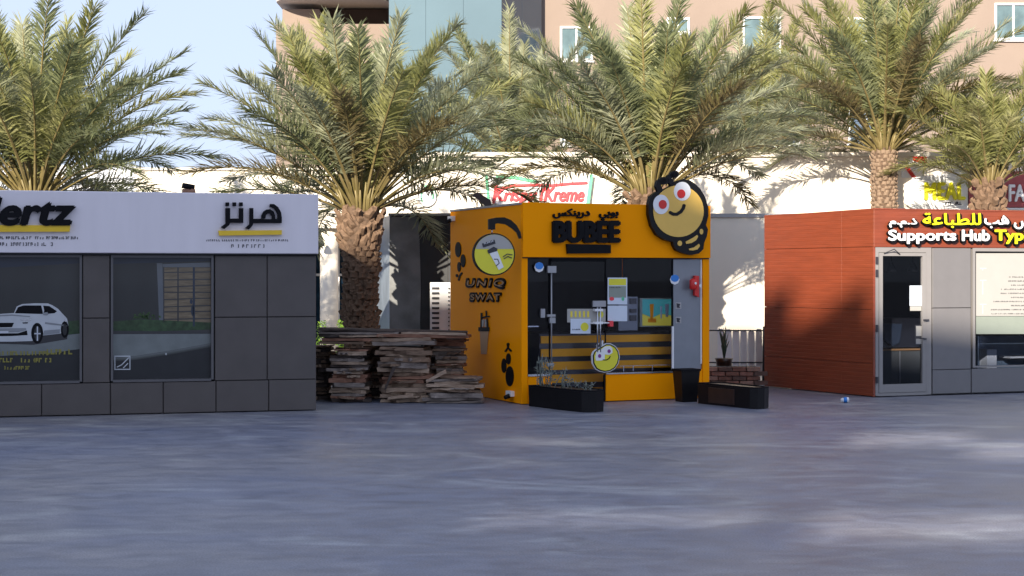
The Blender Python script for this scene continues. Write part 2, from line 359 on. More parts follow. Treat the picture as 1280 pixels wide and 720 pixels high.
# ------------------------------------------------------------------ unseen block added behind the viewer, shaped to cast the plaza shade
def shade_block():
    fr = Fr(0, -25, -1, 0)      # faces +Y
    fr = Fr(0, -25, 1, 0)
    t = thing('office_block', (0, -25, 0), 'tall beige block behind the viewer that shades the plaza', 'building')
    prof = [(-37, -17.5, 22.3), (-17.5, -13.1, 23.0), (-13.1, -12.6, 22.4), (-12.6, -11.9, 22.0), (-11.9, -11.1, 21.3), (-11.1, -10.5, 21.4), (-10.5, 1.5, 20.8)]  # stepped top, set by where the shade edge falls on kiosks and palm
    holes = [(-10.1, -8.75, 16.90, 17.50), (-8.74, -6.7, 16.40, 17.08), (-9.7, -6.0, 14.44, 14.98), (-12.2, -10.2, 14.74, 14.96), (-13.7, -12.8, 17.0, 17.18)]  # slots cut only to drop sun patches on the shaded paving
    xs = sorted(set([a for p in prof for a in p[:2]] + [a for h in holes for a in h[:2]]))
    zs = sorted(set([0] + [p[2] for p in prof] + [a for h in holes for a in h[2:]]))
    lst = []
    for i in range(len(xs) - 1):
        xm = (xs[i] + xs[i + 1]) / 2; top = [p[2] for p in prof if p[0] < xm < p[1]][0]
        cur = 0
        hs = sorted([h for h in holes if h[0] < xm < h[1]], key=lambda h: h[2])
        for h in hs: lst.append((xs[i], xs[i + 1], cur, h[2], -0.1, 0)); cur = h[3]
        lst.append((xs[i], xs[i + 1], cur, top, -0.1, 0))
    boxes('wall', fr, lst, M['beigeblock'], t)
    back = Fr(0, -24.99, -1, 0)
    for fl in range(6):
        for k in range(0, 9):
            x = -35 + k * 4.2; z = 1.2 + fl * 3.3
            if any(h[0] - 1.5 < x < h[1] + 1.5 and h[2] - 1.8 < z + .8 < h[3] + 1.8 for h in holes): continue
            box('window', back, -x - .9, -x + .9, z, z + 1.5, -0.05, 0.02, M['winnavy'], t)
shade_block()

# ------------------------------------------------------------------ left kiosk (car rental)
_r = random.Random(31)
HEDGE = [ell(_r.gauss(181, 7), 398 - abs(_r.gauss(0, 3.4)), _r.uniform(.8, 2.2), _r.uniform(.5, 1.4), 6, rot=_r.uniform(0, 90)) for _ in range(60)]
def rental_kiosk():
    fr = Fr(-6.51, 20.34, 3.89, 1.06)
    t = thing('rental_kiosk', (-4.5, 22.3, 0), 'dark grey car rental kiosk with lilac white sign fascia, at the left', 'kiosk')
    U = lambda x: fr.pix(x, 400)[0]
    uR = U(395.5); uL = -3.2; zf = 2.085
    # body behind the cladding
    boxes('body', fr, [(uL, U(-90), 0, zf, -2.6, -0.05), (U(-88), uR - .01, 0.02, zf, -2.6, -0.16), (U(103), U(138), .02, zf, -.155, -.035), (U(267), uR - .02, .02, zf, -.155, -.035),
                       (U(-87), U(395), .02, .41, -.155, -.035)], M['joint'], t)
    box('roof', fr, uL, uR, zf + .01, 2.86, -2.6, -0.03, M['roofgrey'], t)
    fa = panel('fascia', fr, uL, fr.pix(398, 300, .07)[0], 2.095, 2.888, -0.028, 0.07, M['fascia'], t, c=.008)
    box('fascia_trim', fr, uL, uR + .01, 2.075, 2.094, -0.03, 0.05, M['joint'], t)
    g_ = .0045
    cols = [(-86, -30), (103.2, 137.4), (268.3, 334), (334, 395.5)]
    for a, b in cols:
        for z0, z1 in ((.42, 1.255), (1.255, 2.073)):
            panel('wall_panel', fr, U(a) + g_, U(b) - g_, z0 + g_, z1 - g_, -0.034, 0, M['panel'], t)
    seams = [-200, -86, -18, 52, 138, 204, 270, 336, 395.5]
    for a, b in zip(seams, seams[1:]):
        panel('wall_panel', fr, U(a) + g_, U(b) - g_, .012, .42 - g_, -0.034, 0, M['panel'], t)
    # windows with their printed film
    wz0, wz1 = 0.44, 2.07
    for a, b in ((-28, 102.5), (138.5, 267)):
        u0, u1 = U(a), U(b)
        w = boxes('window', fr, [(u0, u0 + .03, wz0, wz1, -.12, .004), (u1 - .03, u1, wz0, wz1, -.12, .004), (u0 + .03, u1 - .03, wz0 - .018, wz0 + .012, -.12, .006), (u0 + .03, u1 - .03, wz1 - .03, wz1, -.12, .004)], M['darkframe'], t)
        n0 = -0.09
        box('pane', fr, u0 + .03, u1 - .03, wz0 + .012, wz1 - .03, n0 - .012, n0, M['pr_wall'], w)
        def pl(name, pts, k, m): return plates(name, fr, [pxs(fr, q, n0) for q in pts], n0 + .0005 + .0015 * (k - 1), n0 + .0015 * k, m, w)
        if a < 0:
            pl('print_strip', [[(-25, 318), (100, 318), (100, 329), (-25, 336)]], 1, M['pr_top'])
            pl('print_floor', [[(-25, 424), (50, 422), (100, 417), (100, 436), (60, 442), (-25, 446)]], 1, M['pr_floor'])
            pl('print_grass', [[(84, 402), (100, 400), (100, 417), (84, 418)]], 1, M['pr_green'])
            pl('print_dark_floor', [[(-25, 446.2), (60, 442.2), (100, 436.2), (100, 477), (-25, 478)]], 1, M['pr_dark'])
            pl('print_shadow', [[(-25, 429), (42, 431), (84, 424), (84, 414), (-25, 414)]], 2, M['pr_black'])
            body = [(-120, 300), (20, 288), (70, 285), (84, 252), (112, 240), (180, 236), (240, 237), (262, 246), (290, 264), (335, 312), (342, 345), (338, 378), (300, 388), (212, 398), (160, 425), (60, 428), (-100, 428)]
            pl('print_car_body', [zoompts(body, 0, 320, 4)], 3, M['carwhite'])
            pl('print_car_glass', [zoompts([(74, 286), (90, 256), (118, 247), (206, 247), (216, 290)], 0, 320, 4), zoompts([(225, 290), (216, 248), (246, 250), (285, 276), (272, 286)], 0, 320, 4)], 4, M['blackmatt'])
            pl('print_car_detail', [ell(46.5, 416.5, 7.5, 13), ell(81, 412, 5, 10.5), zoompts([(-100, 334), (70, 334), (60, 356), (-100, 358)], 0, 320, 4), zoompts([(-90, 388), (90, 386), (135, 372), (138, 395), (60, 400), (-90, 402)], 0, 320, 4), ell(57.5, 391, 3, 3.2), zoompts([(112, 332), (140, 331), (138, 337), (114, 338)], 0, 320, 4)], 4, M['blackmatt'])
            pl('print_car_rim', [ell(46.8, 417, 4.2, 9), ell(81, 412, 2.7, 7)], 5, M['pr_dark'])
            pl('print_car_shade', [zoompts([(-100, 300), (60, 292), (150, 300), (150, 306), (60, 299), (-100, 307)], 0, 320, 4), zoompts([(225, 330), (338, 345), (336, 352), (225, 340)], 0, 320, 4), zoompts([(222, 372), (300, 366), (298, 386), (214, 396)], 0, 320, 4), zoompts([(-100, 362), (130, 360), (132, 371), (90, 382), (-100, 384)], 0, 320, 4)], 4, M['carshade'])
            pl('print_car_lamp', [zoompts([(100, 318), (150, 312), (156, 324), (120, 326)], 0, 320, 4), zoompts([(322, 318), (338, 322), (338, 330), (326, 328)], 0, 320, 4)], 5, M['steel'])
            pl('print_car_mirror', [zoompts([(212, 284), (238, 280), (242, 294), (218, 297)], 0, 320, 4)], 6, M['carshade'])
            pl('print_car_plate', [zoompts([(-30, 376), (42, 375), (42, 386), (-30, 387)], 0, 320, 4), [(46, 408), (47.6, 408), (47.6, 426), (46, 426)], [(42.8, 416.2), (50.8, 416.2), (50.8, 417.8), (42.8, 417.8)]], 6, M['palewall'])
            for q, (x0, x1, y0, y1) in enumerate(((-24, 60, 439, 444), (56, 88, 436.5, 443), (-24, 60, 447.5, 453), (4, 35, 457.5, 462))):
                scrawl('print_lettering', fr, x0, x1, y0, y1, n0 + .006, M['pr_yellow'], w, seed=30 + q, gap=.15, dens=1.3)
        else:
            pl('print_strip', [[(141, 319), (264, 320), (264, 326), (141, 330)]], 1, M['pr_top'])
            pl('print_column', [[(196, 329), (203, 329), (205, 404), (199, 404)], [(203.2, 330), (264, 328), (264, 334), (204, 334)]], 1, M['pr_frame'])
            pl('print_timber', [[(204.5, 334.3), (264, 334.3), (264, 403), (205, 403)]], 1, M['pr_wood'])
            pl('print_slats', [[(204.5, 340 + k * 8.2 + (k % 3)), (264, 339 + k * 8.2 + (k % 2)), (264, 340.6 + k * 8.2 + (k % 2)), (204.5, 341.4 + k * 8.2 + (k % 3))] for k in range(8)] + [[(221.5, 334), (223.5, 334), (223.5, 403), (221.5, 403)], [(204, 334), (205.4, 334), (205.4, 403), (204, 403)]], 2, M['pr_black'])
            pl('print_post', [[(241, 334), (243.6, 334), (243.6, 408), (241, 408)], ell(239, 377, 1.8, 3), ell(240.8, 388, 2, 7)], 3, M['pr_top'])
            pl('print_grass', [[(141, 402), (175, 399), (264, 403.2), (264, 415), (141, 415)]], 2, M['pr_green'])
            pl('print_hedge', HEDGE, 3, M['pr_leaf'])['kind'] = 'stuff'
            pl('print_kerb', [[(141, 413.5), (200, 414), (264, 412), (264, 417), (141, 417.5)]], 3, M['pr_black'])
            for q in range(4):
                pl('print_floor_fade', [[(141, 447.3 + q * 1.1), (170, 445.3 + q * 1.1), (215, 438.3 + q * 1.1), (264, 429.3 + q * 1.1), (264, 430.5 + q * 1.1), (215, 439.5 + q * 1.1), (170, 446.5 + q * 1.1), (141, 448.5 + q * 1.1)]], 2, M['fade%d' % q])
            pl('print_floor', [[(141, 417.7), (264, 417.2), (264, 429), (215, 438), (170, 445), (141, 447)]], 1, M['pr_floor'])
            pl('print_dark_floor', [[(141, 447.2), (170, 445.2), (215, 438.2), (264, 429.2), (264, 475), (141, 476)]], 1, M['pr_dark'])
            pl('print_mark', [[(143, 444.5), (163, 444.5), (163, 446), (143, 446)], [(143, 461), (163, 461), (163, 462.3), (143, 462.3)], [(143, 446), (144.2, 446), (144.2, 461), (143, 461)], [(161.8, 446), (163, 446), (163, 461), (161.8, 461)],
                              stroke([(146, 459), (152, 456), (161, 447)], 1.3, False), stroke([(154, 460), (160, 454)], 1.3, False), ell(207.5, 442.5, 1, 1.4, 8)], 4, M['carwhite'])
    # lettering
    nb = 0.072
    text('lettering', 'Hertz', fr, (-42, 247, 93.5, 281), nb + .02, nb + .06, M['blackmatt'], t, fat=.02, shear=.22, off=.01)
    plates('underline_bar', fr, [pxs(fr, [(-42, 281.2), (88, 281.6), (87, 289.6), (-42, 290)], nb + .04)], nb, nb + .045, M['yellow'], t)
    scrawl('small_lettering', fr, -30, 96, 295.5, 299, nb, M['ink'], t, seed=3, gap=.2, dens=1.2)
    scrawl('small_lettering', fr, -30, 64, 303, 307.3, nb, M['ink'], t, seed=4, gap=.28)
    Z = lambda pts: zoompts(pts, 240, 220, 6.545)
    def sq(cx, cy, h): return [(cx - h, cy - h), (cx + h, cy - h), (cx + h, cy + h), (cx - h, cy + h)]
    polys = [Z(sq(289, 231, 15)), Z(sq(347, 231, 15)), Z(sq(401, 231, 15)),
             Z([(274, 262), (312, 262), (312, 348), (384, 348), (384, 262), (420, 262), (420, 383), (312, 383), (304, 402), (264, 434), (236, 418), (274, 390)]),
             Z([(470, 262), (502, 262), (502, 350), (566, 350), (566, 385), (502, 386), (494, 408), (466, 438), (434, 424), (470, 396)]),
             Z([(566, 350), (568, 322), (585, 290), (610, 274), (640, 272), (668, 290), (680, 318), (682, 350), (700, 350), (700, 318), (690, 288), (668, 262), (634, 252), (640, 228), (672, 230), (706, 256), (728, 296), (735, 340), (735, 385), (566, 385), (566, 352), (600, 352), (655, 352), (652, 326), (640, 308), (622, 306), (606, 320), (600, 349)])]
    plates('arabic_letter', fr, [[fr.pix(x, y, nb + .05) for x, y in q] for q in polys], nb + .01, nb + .055, M['blackmatt'], t)
    plates('underline_bar', fr, [pxs(fr, Z([(215, 447), (735, 443), (735, 480), (222, 488)]), nb + .04)], nb, nb + .045, M['yellow'], t)
    scrawl('small_lettering', fr, 257, 361, 299.2, 301.6, nb, M['ink'], t, seed=5, gap=.5, dens=1.4)
    scrawl('small_lettering', fr, 289, 333, 305.5, 309.5, nb, M['ink'], t, seed=6, gap=.6)
    # hooded lamp on the roof edge, its own thing
    u, z = fr.pix(236, 236, -.4)
    b = fr.p(u, 2.86, -.4)
    k = thing('roof_vent', b, 'small brown capped vent poking above the lilac fascia', 'vent')
    tube('stem', [([b, b + Vector((0, 0, .1))], [.10, .085])], M['rust'] if 'rust' in M else WOODS[4], k)
    tube('cap', [([b + Vector((-.012, 0, .10)), b + Vector((.0, 0, .17))], [.09, .085])], M['blackmatt'], k, seg=12).rotation_euler = (0, R(0), 0)
rental_kiosk()

# ------------------------------------------------------------------ orange drinks kiosk
A2 = R(23.0); L2F, L2S, H2 = 3.01, 2.80, 2.83
F2 = Fr(.134, 22.36, math.cos(A2), math.sin(A2))
S2 = Fr(.134 - L2S * math.sin(A2), 22.36 + L2S * math.cos(A2), math.sin(A2), -math.cos(A2))
def drinks_kiosk():
    fr, sd = F2, S2
    t = thing('drinks_kiosk', (1.0, 24.0, 0), 'orange drinks kiosk with a glass front and black lettering, in the middle', 'kiosk')
    U = lambda x, n=0: fr.pix(x, 400, n)[0]
    Z = lambda x, y, n=0: fr.pix(x, y, n)[1]
    zf = 2.063
    # side wall, fascia, jambs, lower panels
    g_ = .003
    panel('side_wall', sd, 0, L2S - .001, 0.01, H2 - .03, -0.06, 0, M['orange'], t, c=.003)
    box('side_trim', sd, 0, L2S - .005, H2 - .029, H2, -.08, .012, M['alu'], t)
    panel('fascia', fr, 0.006, L2F, zf, H2, -.10, 0.035, M['orange'], t, c=.004)
    box('fascia_shadow_gap', fr, 0.01, L2F - .01, zf - .014, zf - .001, -.09, .01, M['joint'], t)
    panel('left_jamb', fr, 0.008, U(660) - g_, 0.01, zf - .015, -.08, 0, M['orange'], t)
    panel('right_jamb', fr, U(878.5), L2F, 0.01, zf - .015, -.4, 0, M['orange'], t)
    zs = Z(800, 467)
    panel('lower_panel', fr, U(660), U(690), .01, zs, -.08, -.004, M['orange'], t)
    panel('lower_panel', fr, U(757.8), U(845), .01, zs, -.08, -.004, M['orange'], t)
    panel('lower_panel', fr, U(870), U(878.3), .01, Z(870, 462), -.08, -.006, M['orange'], t)
    box('sill', fr, U(660), U(690), zs + .002, zs + .03, -.08, .006, M['steel'], t)
    box('sill', fr, U(757.8), U(843), zs + .002, zs + .022, -.08, .006, M['steel'], t)
    # shell
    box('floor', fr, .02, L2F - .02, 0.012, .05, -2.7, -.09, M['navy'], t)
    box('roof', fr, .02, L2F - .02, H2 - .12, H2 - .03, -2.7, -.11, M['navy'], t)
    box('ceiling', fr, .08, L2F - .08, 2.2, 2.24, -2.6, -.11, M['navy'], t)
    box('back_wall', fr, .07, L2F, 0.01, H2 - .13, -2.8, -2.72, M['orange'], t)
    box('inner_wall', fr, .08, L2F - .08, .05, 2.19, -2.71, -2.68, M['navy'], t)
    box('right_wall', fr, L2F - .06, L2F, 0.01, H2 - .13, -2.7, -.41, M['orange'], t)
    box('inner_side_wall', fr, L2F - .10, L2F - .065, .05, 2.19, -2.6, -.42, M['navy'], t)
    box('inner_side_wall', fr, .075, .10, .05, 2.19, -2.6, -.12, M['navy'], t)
    # grey inner panel on the right
    gp = box('grey_side_panel', fr, U(843), U(878), .02, zf - .02, -.10, -.03, M['greyin'], t)
    box('steel_edge', fr, U(843) - .02, U(843) + .006, zs + .05, Z(842, 408), -.06, -.026, M['white'], t)
    box('steel_edge', fr, U(876.6), U(878.2), Z(877, 455), zf - .02, -.06, -.02, M['white'], t)
    # glazing
    for a, b, z0 in ((660, 689, zs + .03), (725.0, 725.0, 0), (757.8, 842.5, zs + .022)):
        if a == b: continue
        w = boxes('window', fr, [(U(a), U(a) + .012, z0, zf - .018, -.06, -.03), (U(b) - .012, U(b), z0, zf - .018, -.06, -.03)], M['blackmatt'], t)
        box('pane', fr, U(a) + .012, U(b) - .012, z0, zf - .018, -.052, -.044, M['gpane'], w)
    d = boxes('glass_door', fr, [(U(690), U(757), .02, .06, -.05, -.015), (U(690), U(757), zf - .06, zf - .02, -.05, -.015), (U(755.8), U(757), .06, zs, -.05, -.012)], M['blackmatt'], t)
    box('pane', fr, U(690), U(757), .06, zf - .06, -.038, -.028, M['gpane'], d)
    for x in (745.3, 748.9):
        tube('handle', [([fr.p(U(x), Z(x, 440), .04), fr.p(U(x), Z(x, 384), .04)], .011)], M['steel'], d)
    boxes('handle_bracket', fr, [(U(742), U(752), Z(747, 389), Z(747, 386), -.02, .05), (U(742), U(752), Z(747, 405), Z(747, 402), -.02, .05)], M['white'], d)
    tube('door_bar', [([fr.p(U(736), Z(740, 404), .03), fr.p(U(763), Z(760, 403.5), .03)], .010)], M['white'], d)
    box('door_latch', fr, U(760.5), U(765), Z(762, 408), Z(762, 401), -.02, .045, M['signred'], d)
    # patch fittings and rod of the fixed pane
    tube('glass_rod', [([fr.p(U(689.5), Z(689, 456), -.005), fr.p(U(689.5), Z(689, 341), -.005)], .010)], M['alu'], t)
    for x0, x1, y0, y1 in ((684.5, 695, 332.5, 341), (684, 694, 393, 396), (687, 694, 397, 404), (741, 757, 376, 383.5), (676, 681, 386, 397), (684, 692, 454, 458)):
        box('glass_fitting', fr, U(x0), U(x1), Z(x0, y1), Z(x0, y0), -.026, .012, M['alu'], t)
    box('glass_fitting', fr, U(660), U(676), Z(668, 409), Z(668, 407.5), -.3, -.07, M['steel'], t)
    # interior: striped counter
    n = -0.36
    zc = Z(760, 416.5, n)
    c = box('counter', fr, U(675, n), U(843, n), .05, zc, n - .5, n - .02, M['pr_black'], t)
    box('counter_top', fr, U(672, n), L2F - .11, zc + .002, zc + .03, n - .55, n + .04, M['blackmatt'], t)
    for y0, y1 in ((419, 428), (435, 444.5), (451, 461), (467, 477), (484, 490)):
        box('orange_stripe', fr, U(676, n), U(843, n), Z(750, y1, n), Z(750, y0, n), n - .018, n + .01, M['orange_in'], t)
    # machines and boards on the counter
    n = -0.40
    zt = zc + .032
    box('machine', fr, U(775, n), U(799, n), zt, Z(780, 371, n), n - .35, n - .05, M['greyin'], t)
    boxes('machine_slots', fr, [(U(789, n), U(797, n), Z(790, b, n), Z(790, a, n), n - .049, n - .03) for a, b in ((373, 380), (386, 391), (394, 401))], M['pr_black'], t)
    mb = box('menu_board', fr, U(801.5, n), U(841, n), Z(820, 408.5, n), Z(820, 372.5, n), n - .1, n - .04, M['palegreen'], t)
    P = lambda q, k: [fr.pix(x, y, n - .04) for x, y in q]
    plates('menu_print', fr, [P([(803, 374), (839, 374), (839, 394), (826, 392), (815, 397), (803, 392)], 0)], n - .04, n - .037, M['tealscreen'], mb)
    plates('menu_print', fr, [P([(803, 392.4), (815, 397.4), (826, 392.4), (839, 394.4), (839, 407), (803, 407)], 0)], n - .04, n - .0372, M['gold'], mb)
    plates('menu_print', fr, [P([(812, 380), (817, 380), (816, 400), (813, 400)], 0), P([(810, 398), (820, 398), (820, 403), (810, 403)], 0)], n - .04, n - .033, M['orange'], mb)
    plates('menu_print', fr, [P([(831, 380), (836, 380), (835, 396), (832, 396)], 0), P([(825, 383), (827.5, 383), (827, 398), (825.5, 398)], 0)], n - .04, n - .034, M['paper'], mb)
    boxes('rail', fr, [(U(775, -.12), U(841, -.12), zs + .105, zs + .112, -.125, -.118)] + [(U(x, -.12), U(x, -.12) + .012, zs + .03, zs + .105, -.125, -.118) for x in (779, 791, 815)], M['steel'], t)
    # papers stuck on the glass
    q = -.027
    def pap(name, x0, x1, y0, y1, m, k=0, par=t): return plates(name, fr, [pxs(fr, [(x0, y0), (x1, y0), (x1, y1), (x0, y1)], q)], q + k * .002 - .001, q + k * .002 + .001, m, par)
    a = pap('poster', 759.5, 784, 347, 380.5, M['paper'])
    pap('poster_print', 761, 782.5, 348.5, 356.5, M['discyellow'], 1, a)
    pap('poster_print', 761, 782.5, 357.5, 372, M['palegreen'], 1, a)
    scrawl('poster_print', fr, 762, 776, 358.8, 360, q + .004, M['ink'], a, seed=9)
    plates('poster_print', fr, [pxs(fr, ell(764.5, 373.5, 3, 2.4, 12), q), ], q + .003, q + .005, M['signred'], a)
    plates('poster_print', fr, [pxs(fr, ell(778.5, 373.5, 1.8, 2.6, 12), q), ], q + .003, q + .005, M['signgreen'], a)
    pap('poster', 759.5, 784, 382, 401.5, M['paper'])
    a = pap('notice_board', 709, 757, 386, 403, M['poster'])
    plates('notice_print', fr, [pxs(fr, [(713 + k * 5.2, 389), (715.5 + k * 5.2, 389), (715.5 + k * 5.2, 396.5), (713 + k * 5.2, 396.5)], q) for k in range(5)], q + .002, q + .004, M['gold'], a)
    plates('notice_print', fr, [pxs(fr, ell(751, 393, 3.2, 4.2, 14), q)], q + .002, q + .004, M['discyellow'], a)
    a = pap('notice_board', 713, 738, 398.5, 417, M['paper'], 2)
    plates('notice_print', fr, [pxs(fr, ell(730.5, 408.5, 5, 5.4, 14), q)], q + .006, q + .008, M['discyellow'], a)
    scrawl('notice_print', fr, 715, 724, 411, 412.6, q + .007, M['ink'], a, seed=12, dens=1.5)
    # blue and white stickers
    for cx, cy in ((674, 333), (843.5, 348.5)):
        n1 = .0 if cx < 700 else -.022
        a = plates('sticker', fr, [pxs(fr, ell(cx, cy + 1, 6.0, 6.4, 8), n1)], n1 - .006, n1 + .0, M['white'], t)
        plates('sticker_print', fr, [pxs(fr, ell(cx, cy - .7, 5.2, 4.6, 10), n1)], n1 + .001, n1 + .004, M['blue'], a)
    for cy in (382, 400):
        a = plates('sticker', fr, [pxs(fr, [(844.5, cy - 4), (851.5, cy - 4), (851.5, cy + 4), (844.5, cy + 4)], -.028)], -.029, -.026, M['greyink'], t)
        plates('sticker_print', fr, [pxs(fr, [(845.5, cy - 3), (850.5, cy - 2), (849, cy + 1), (850.5, cy + 3), (846, cy + 2.6)], -.026)], -.0255, -.023, M['ink'], a)
    # fascia lettering
    n1 = .037
    text('arabic_lettering', forms('FEB2|FEDC|FEE8|FEF3|FEAD|FEA9|   |FEF2|FE91|FEEE|FE91'), fr, (692, 261, 773, 275), n1, n1 + .03, M['blackmatt'], t, fat=.008)
    text('lettering', 'BUBEE', fr, (693, 277, 774.5, 302.5), n1, n1 + .05, M['blackmatt'], t, fat=.022, off=.01)
    plates('lettering_bar', fr, [pxs(fr, [(707, 305), (762, 306), (762, 316.5), (708, 317)], n1)], n1, n1 + .045, M['blackmatt'], t)
    # glass decorations low in the left pane
    # side wall prints and letters
    SP = lambda pts: [sd.pix(x, y, 0) for x, y in pts]
    k = thing('wall', (0, 0, 0), 'x', 'x') if False else None
    plates('bee_print', sd, [SP(ell(573.2, 312, 3.6, 9.5)), SP(ell(579.3, 326, 3, 8)), SP(ell(574.3, 333.5, 2, 6)), SP(ell(571.6, 344.5, 1.3, 2)), SP(stroke([(574, 350), (575, 345.5), (577.5, 341.5)], 2.0))], .001, .012, M['blackmatt'], t)
    plates('bee_print', sd, [SP(ell(637.7, 470.3, 4.9, 12.5)), SP(ell(636.1, 448.5, 2.8, 7)), SP(ell(630.5, 457, 3, 9)), SP(ell(635.6, 430.5, 1.6, 2)), SP(stroke([(632.5, 439), (635.5, 434.5), (639, 438.5)], 2.2)), SP(stroke([(635.5, 434.5), (635.6, 431)], 2.0))], .001, .012, M['blackmatt'], t)
    text('lettering', 'UNIQ', sd, (582, 348.5, 631, 360.5), .001, .02, M['blackmatt'], t, fat=.02, shear=.15, off=.02, space=1.25)
    text('lettering', 'SWAT', sd, (587, 366.5, 625.5, 376.5), .001, .02, M['blackmatt'], t, fat=.02, off=.02, space=1.15)
    text('lettering_face', 'UNIQ', sd, (583.5, 350.5, 629.5, 358.5), .02, .028, M['tanpr'], t, shear=.15, space=1.25)
    text('lettering_face', 'SWAT', sd, (588, 368, 624.5, 375), .02, .028, M['tanpr'], t, space=1.15)
    c_ = plates('cup_print', sd, [SP([(600.5, 412), (611.5, 412), (608.8, 442.5), (602, 442.5)])], .001, .010, M['tanpr'], t)
    plates('cup_lid', sd, [SP([(599.3, 409), (612.6, 409), (612.6, 414), (599.3, 414)]), SP([(601.5, 409), (602, 399), (603.6, 399), (603.3, 409)]), SP([(609.5, 409), (609, 398), (610.5, 398), (611.3, 409)]), SP([(602, 391), (604, 391), (604, 399), (602, 399)]),
                            SP(stroke([(603, 397.5), (608, 396), (612.5, 395.5)], 1.8)), SP([(608, 388.5), (609.5, 388.5), (609.8, 396), (608.3, 396)])], .011, .018, M['blackmatt'], c_)
    plates('cup_print', sd, [SP([(603.6, 400), (606, 399), (605.2, 408.5), (603.6, 408.5)]), SP([(606.8, 399), (609, 400), (609.3, 408.5), (607, 408.5)])], .011, .016, M['poster'], c_)
drinks_kiosk()

def bee_sign():
    fr = F2
    c = fr.p(fr.pix(848, 270)[0], 2.3, 0)
    t = thing('bee_sign', c, 'round yellow bee face sign with red eyes on the orange fascia corner', 'sign')
    Z = lambda pts, n: [fr.pix(x, y, n) for x, y in zoompts(pts, 660, 210, 5.333)]
    out = [(800, 235), (812, 190), (850, 160), (905, 142), (950, 118), (985, 88), (1030, 75), (1075, 82), (1110, 105), (1145, 140), (1178, 195), (1196, 260), (1198, 320), (1182, 380), (1196, 410), (1188, 455), (1170, 500), (1166, 540), (1135, 570), (1085, 580), (1030, 568), (985, 548), (968, 520), (962, 492), (905, 478), (855, 446), (818, 385), (800, 310)]
    plates('outline_board', fr, [Z(out, .10)], .04, .12, M['black'], t)
    face = ell(1003, 288, 168, 172, 40)
    plates('face', fr, [Z(face, .125)], .121, .128, M['beeyellow'], t)
    plates('body_stripe', fr, [Z(ell(1012, 502, 15, 18, 14), .125), Z([(1050, 492), (1075, 478), (1105, 462), (1128, 446), (1134, 458), (1120, 482), (1090, 500), (1055, 506)], .125), Z([(1072, 538), (1105, 530), (1140, 505), (1146, 520), (1130, 542), (1100, 550), (1075, 548)], .125), Z(ell(1156, 424, 12, 19, 14), .125)], .121, .128, M['beeyellow'], t)
    for (cx, cy, rx, ry), (qx, qy) in (((887, 243, 53, 65), (898, 243)), ((1028, 155, 56, 63), (1021, 172))):
        e = plates('eye', fr, [Z(ell(cx, cy, rx, ry), .13)], .1285, .134, M['white'], t)
        plates('pupil', fr, [Z(ell(qx, qy, 27, 30), .135)], .1345, .139, M['red'], e)
    plates('mouth', fr, [Z(stroke([(948, 297), (968, 308), (992, 308), (1018, 292), (1034, 270), (1040, 250)], 22), .13)], .1285, .134, M['black'], t)
    plates('antenna', fr, [Z(stroke([(880, 150), (866, 120), (872, 95), (905, 85)], 36), .10), Z(ell(905, 85, 34, 26), .10)], .05, .11, M['black'], t)
    plates('antenna', fr, [Z(stroke([(965, 110), (945, 80), (940, 62), (975, 42)], 34), .10), Z(ell(975, 42, 30, 24, 18, rot=-25), .10)], .05, .11, M['black'], t)
bee_sign()

def disc_sign():
    fr = Fr(F2.o.x + F2.n.x * .02, F2.o.y + F2.n.y * .02, F2.u.x, F2.u.y)
    P = lambda pts, n=0: [fr.pix(x, y, n) for x, y in pts]
    t = thing('hanging_disc_sign', fr.p(fr.pix(617, 317)[0], 1.8, 0), 'round yellow cup sign hanging from a black bracket beside the orange wall', 'sign')
    plates('rim', fr, [P(ell(617, 318, 26.2, 26.5, 40))], -.03, .02, M['black'], t)
    plates('face', fr, [P(ell(617, 318, 24.6, 24.9, 40))], .021, .024, M['discyellow'], t)
    plates('face_top', fr, [P(ell(617, 318, 24.4, 24.7, 24, 196, 344, 0))], .0245, .0265, M['poster'], t)
    plates('face_print', fr, [P([(601.5, 304.5), (617, 299.5), (618.5, 304.5), (603, 309.5)]), P([(608, 313), (616, 308.3), (621, 311), (620, 314), (609.5, 317)]), P(stroke([(628, 321), (633, 317.5), (639, 318.5)], 1.1)), P(stroke([(629, 323.5), (634, 320.5), (638.5, 322.5)], 1.1)), P(stroke([(617, 324), (621, 324), (623, 329), (619.5, 332)], 1.2))], .0305, .033, M['ink'], t)
    plates('face_print', fr, [P([(611, 316.8), (620.5, 313.6), (628.5, 334), (622.5, 337.5)]), P([(604.5, 306), (616, 302), (616.6, 303.6), (605, 307.6)])], .027, .0303, M['white'], t)
    scrawl('face_print', fr, 605, 615.5, 303.6, 305.4, .035, M['white'], t, seed=2, slope=-.3)
    arm = [(610.5, 287), (610.5, 274), (620, 272), (630, 271.7), (638, 275), (645, 281.5), (650, 290), (651.2, 298), (649, 298.5), (646, 291), (640, 285.5), (632, 280.5), (622, 279), (618.5, 280), (618.5, 287)]
    plates('bracket', fr, [P(arm)], -.02, .02, M['black'], t)
    tube('hanger', [([fr.p(*fr.pix(615, 293)), fr.p(*fr.pix(615, 286))], .008)], M['steel'], t)
disc_sign()

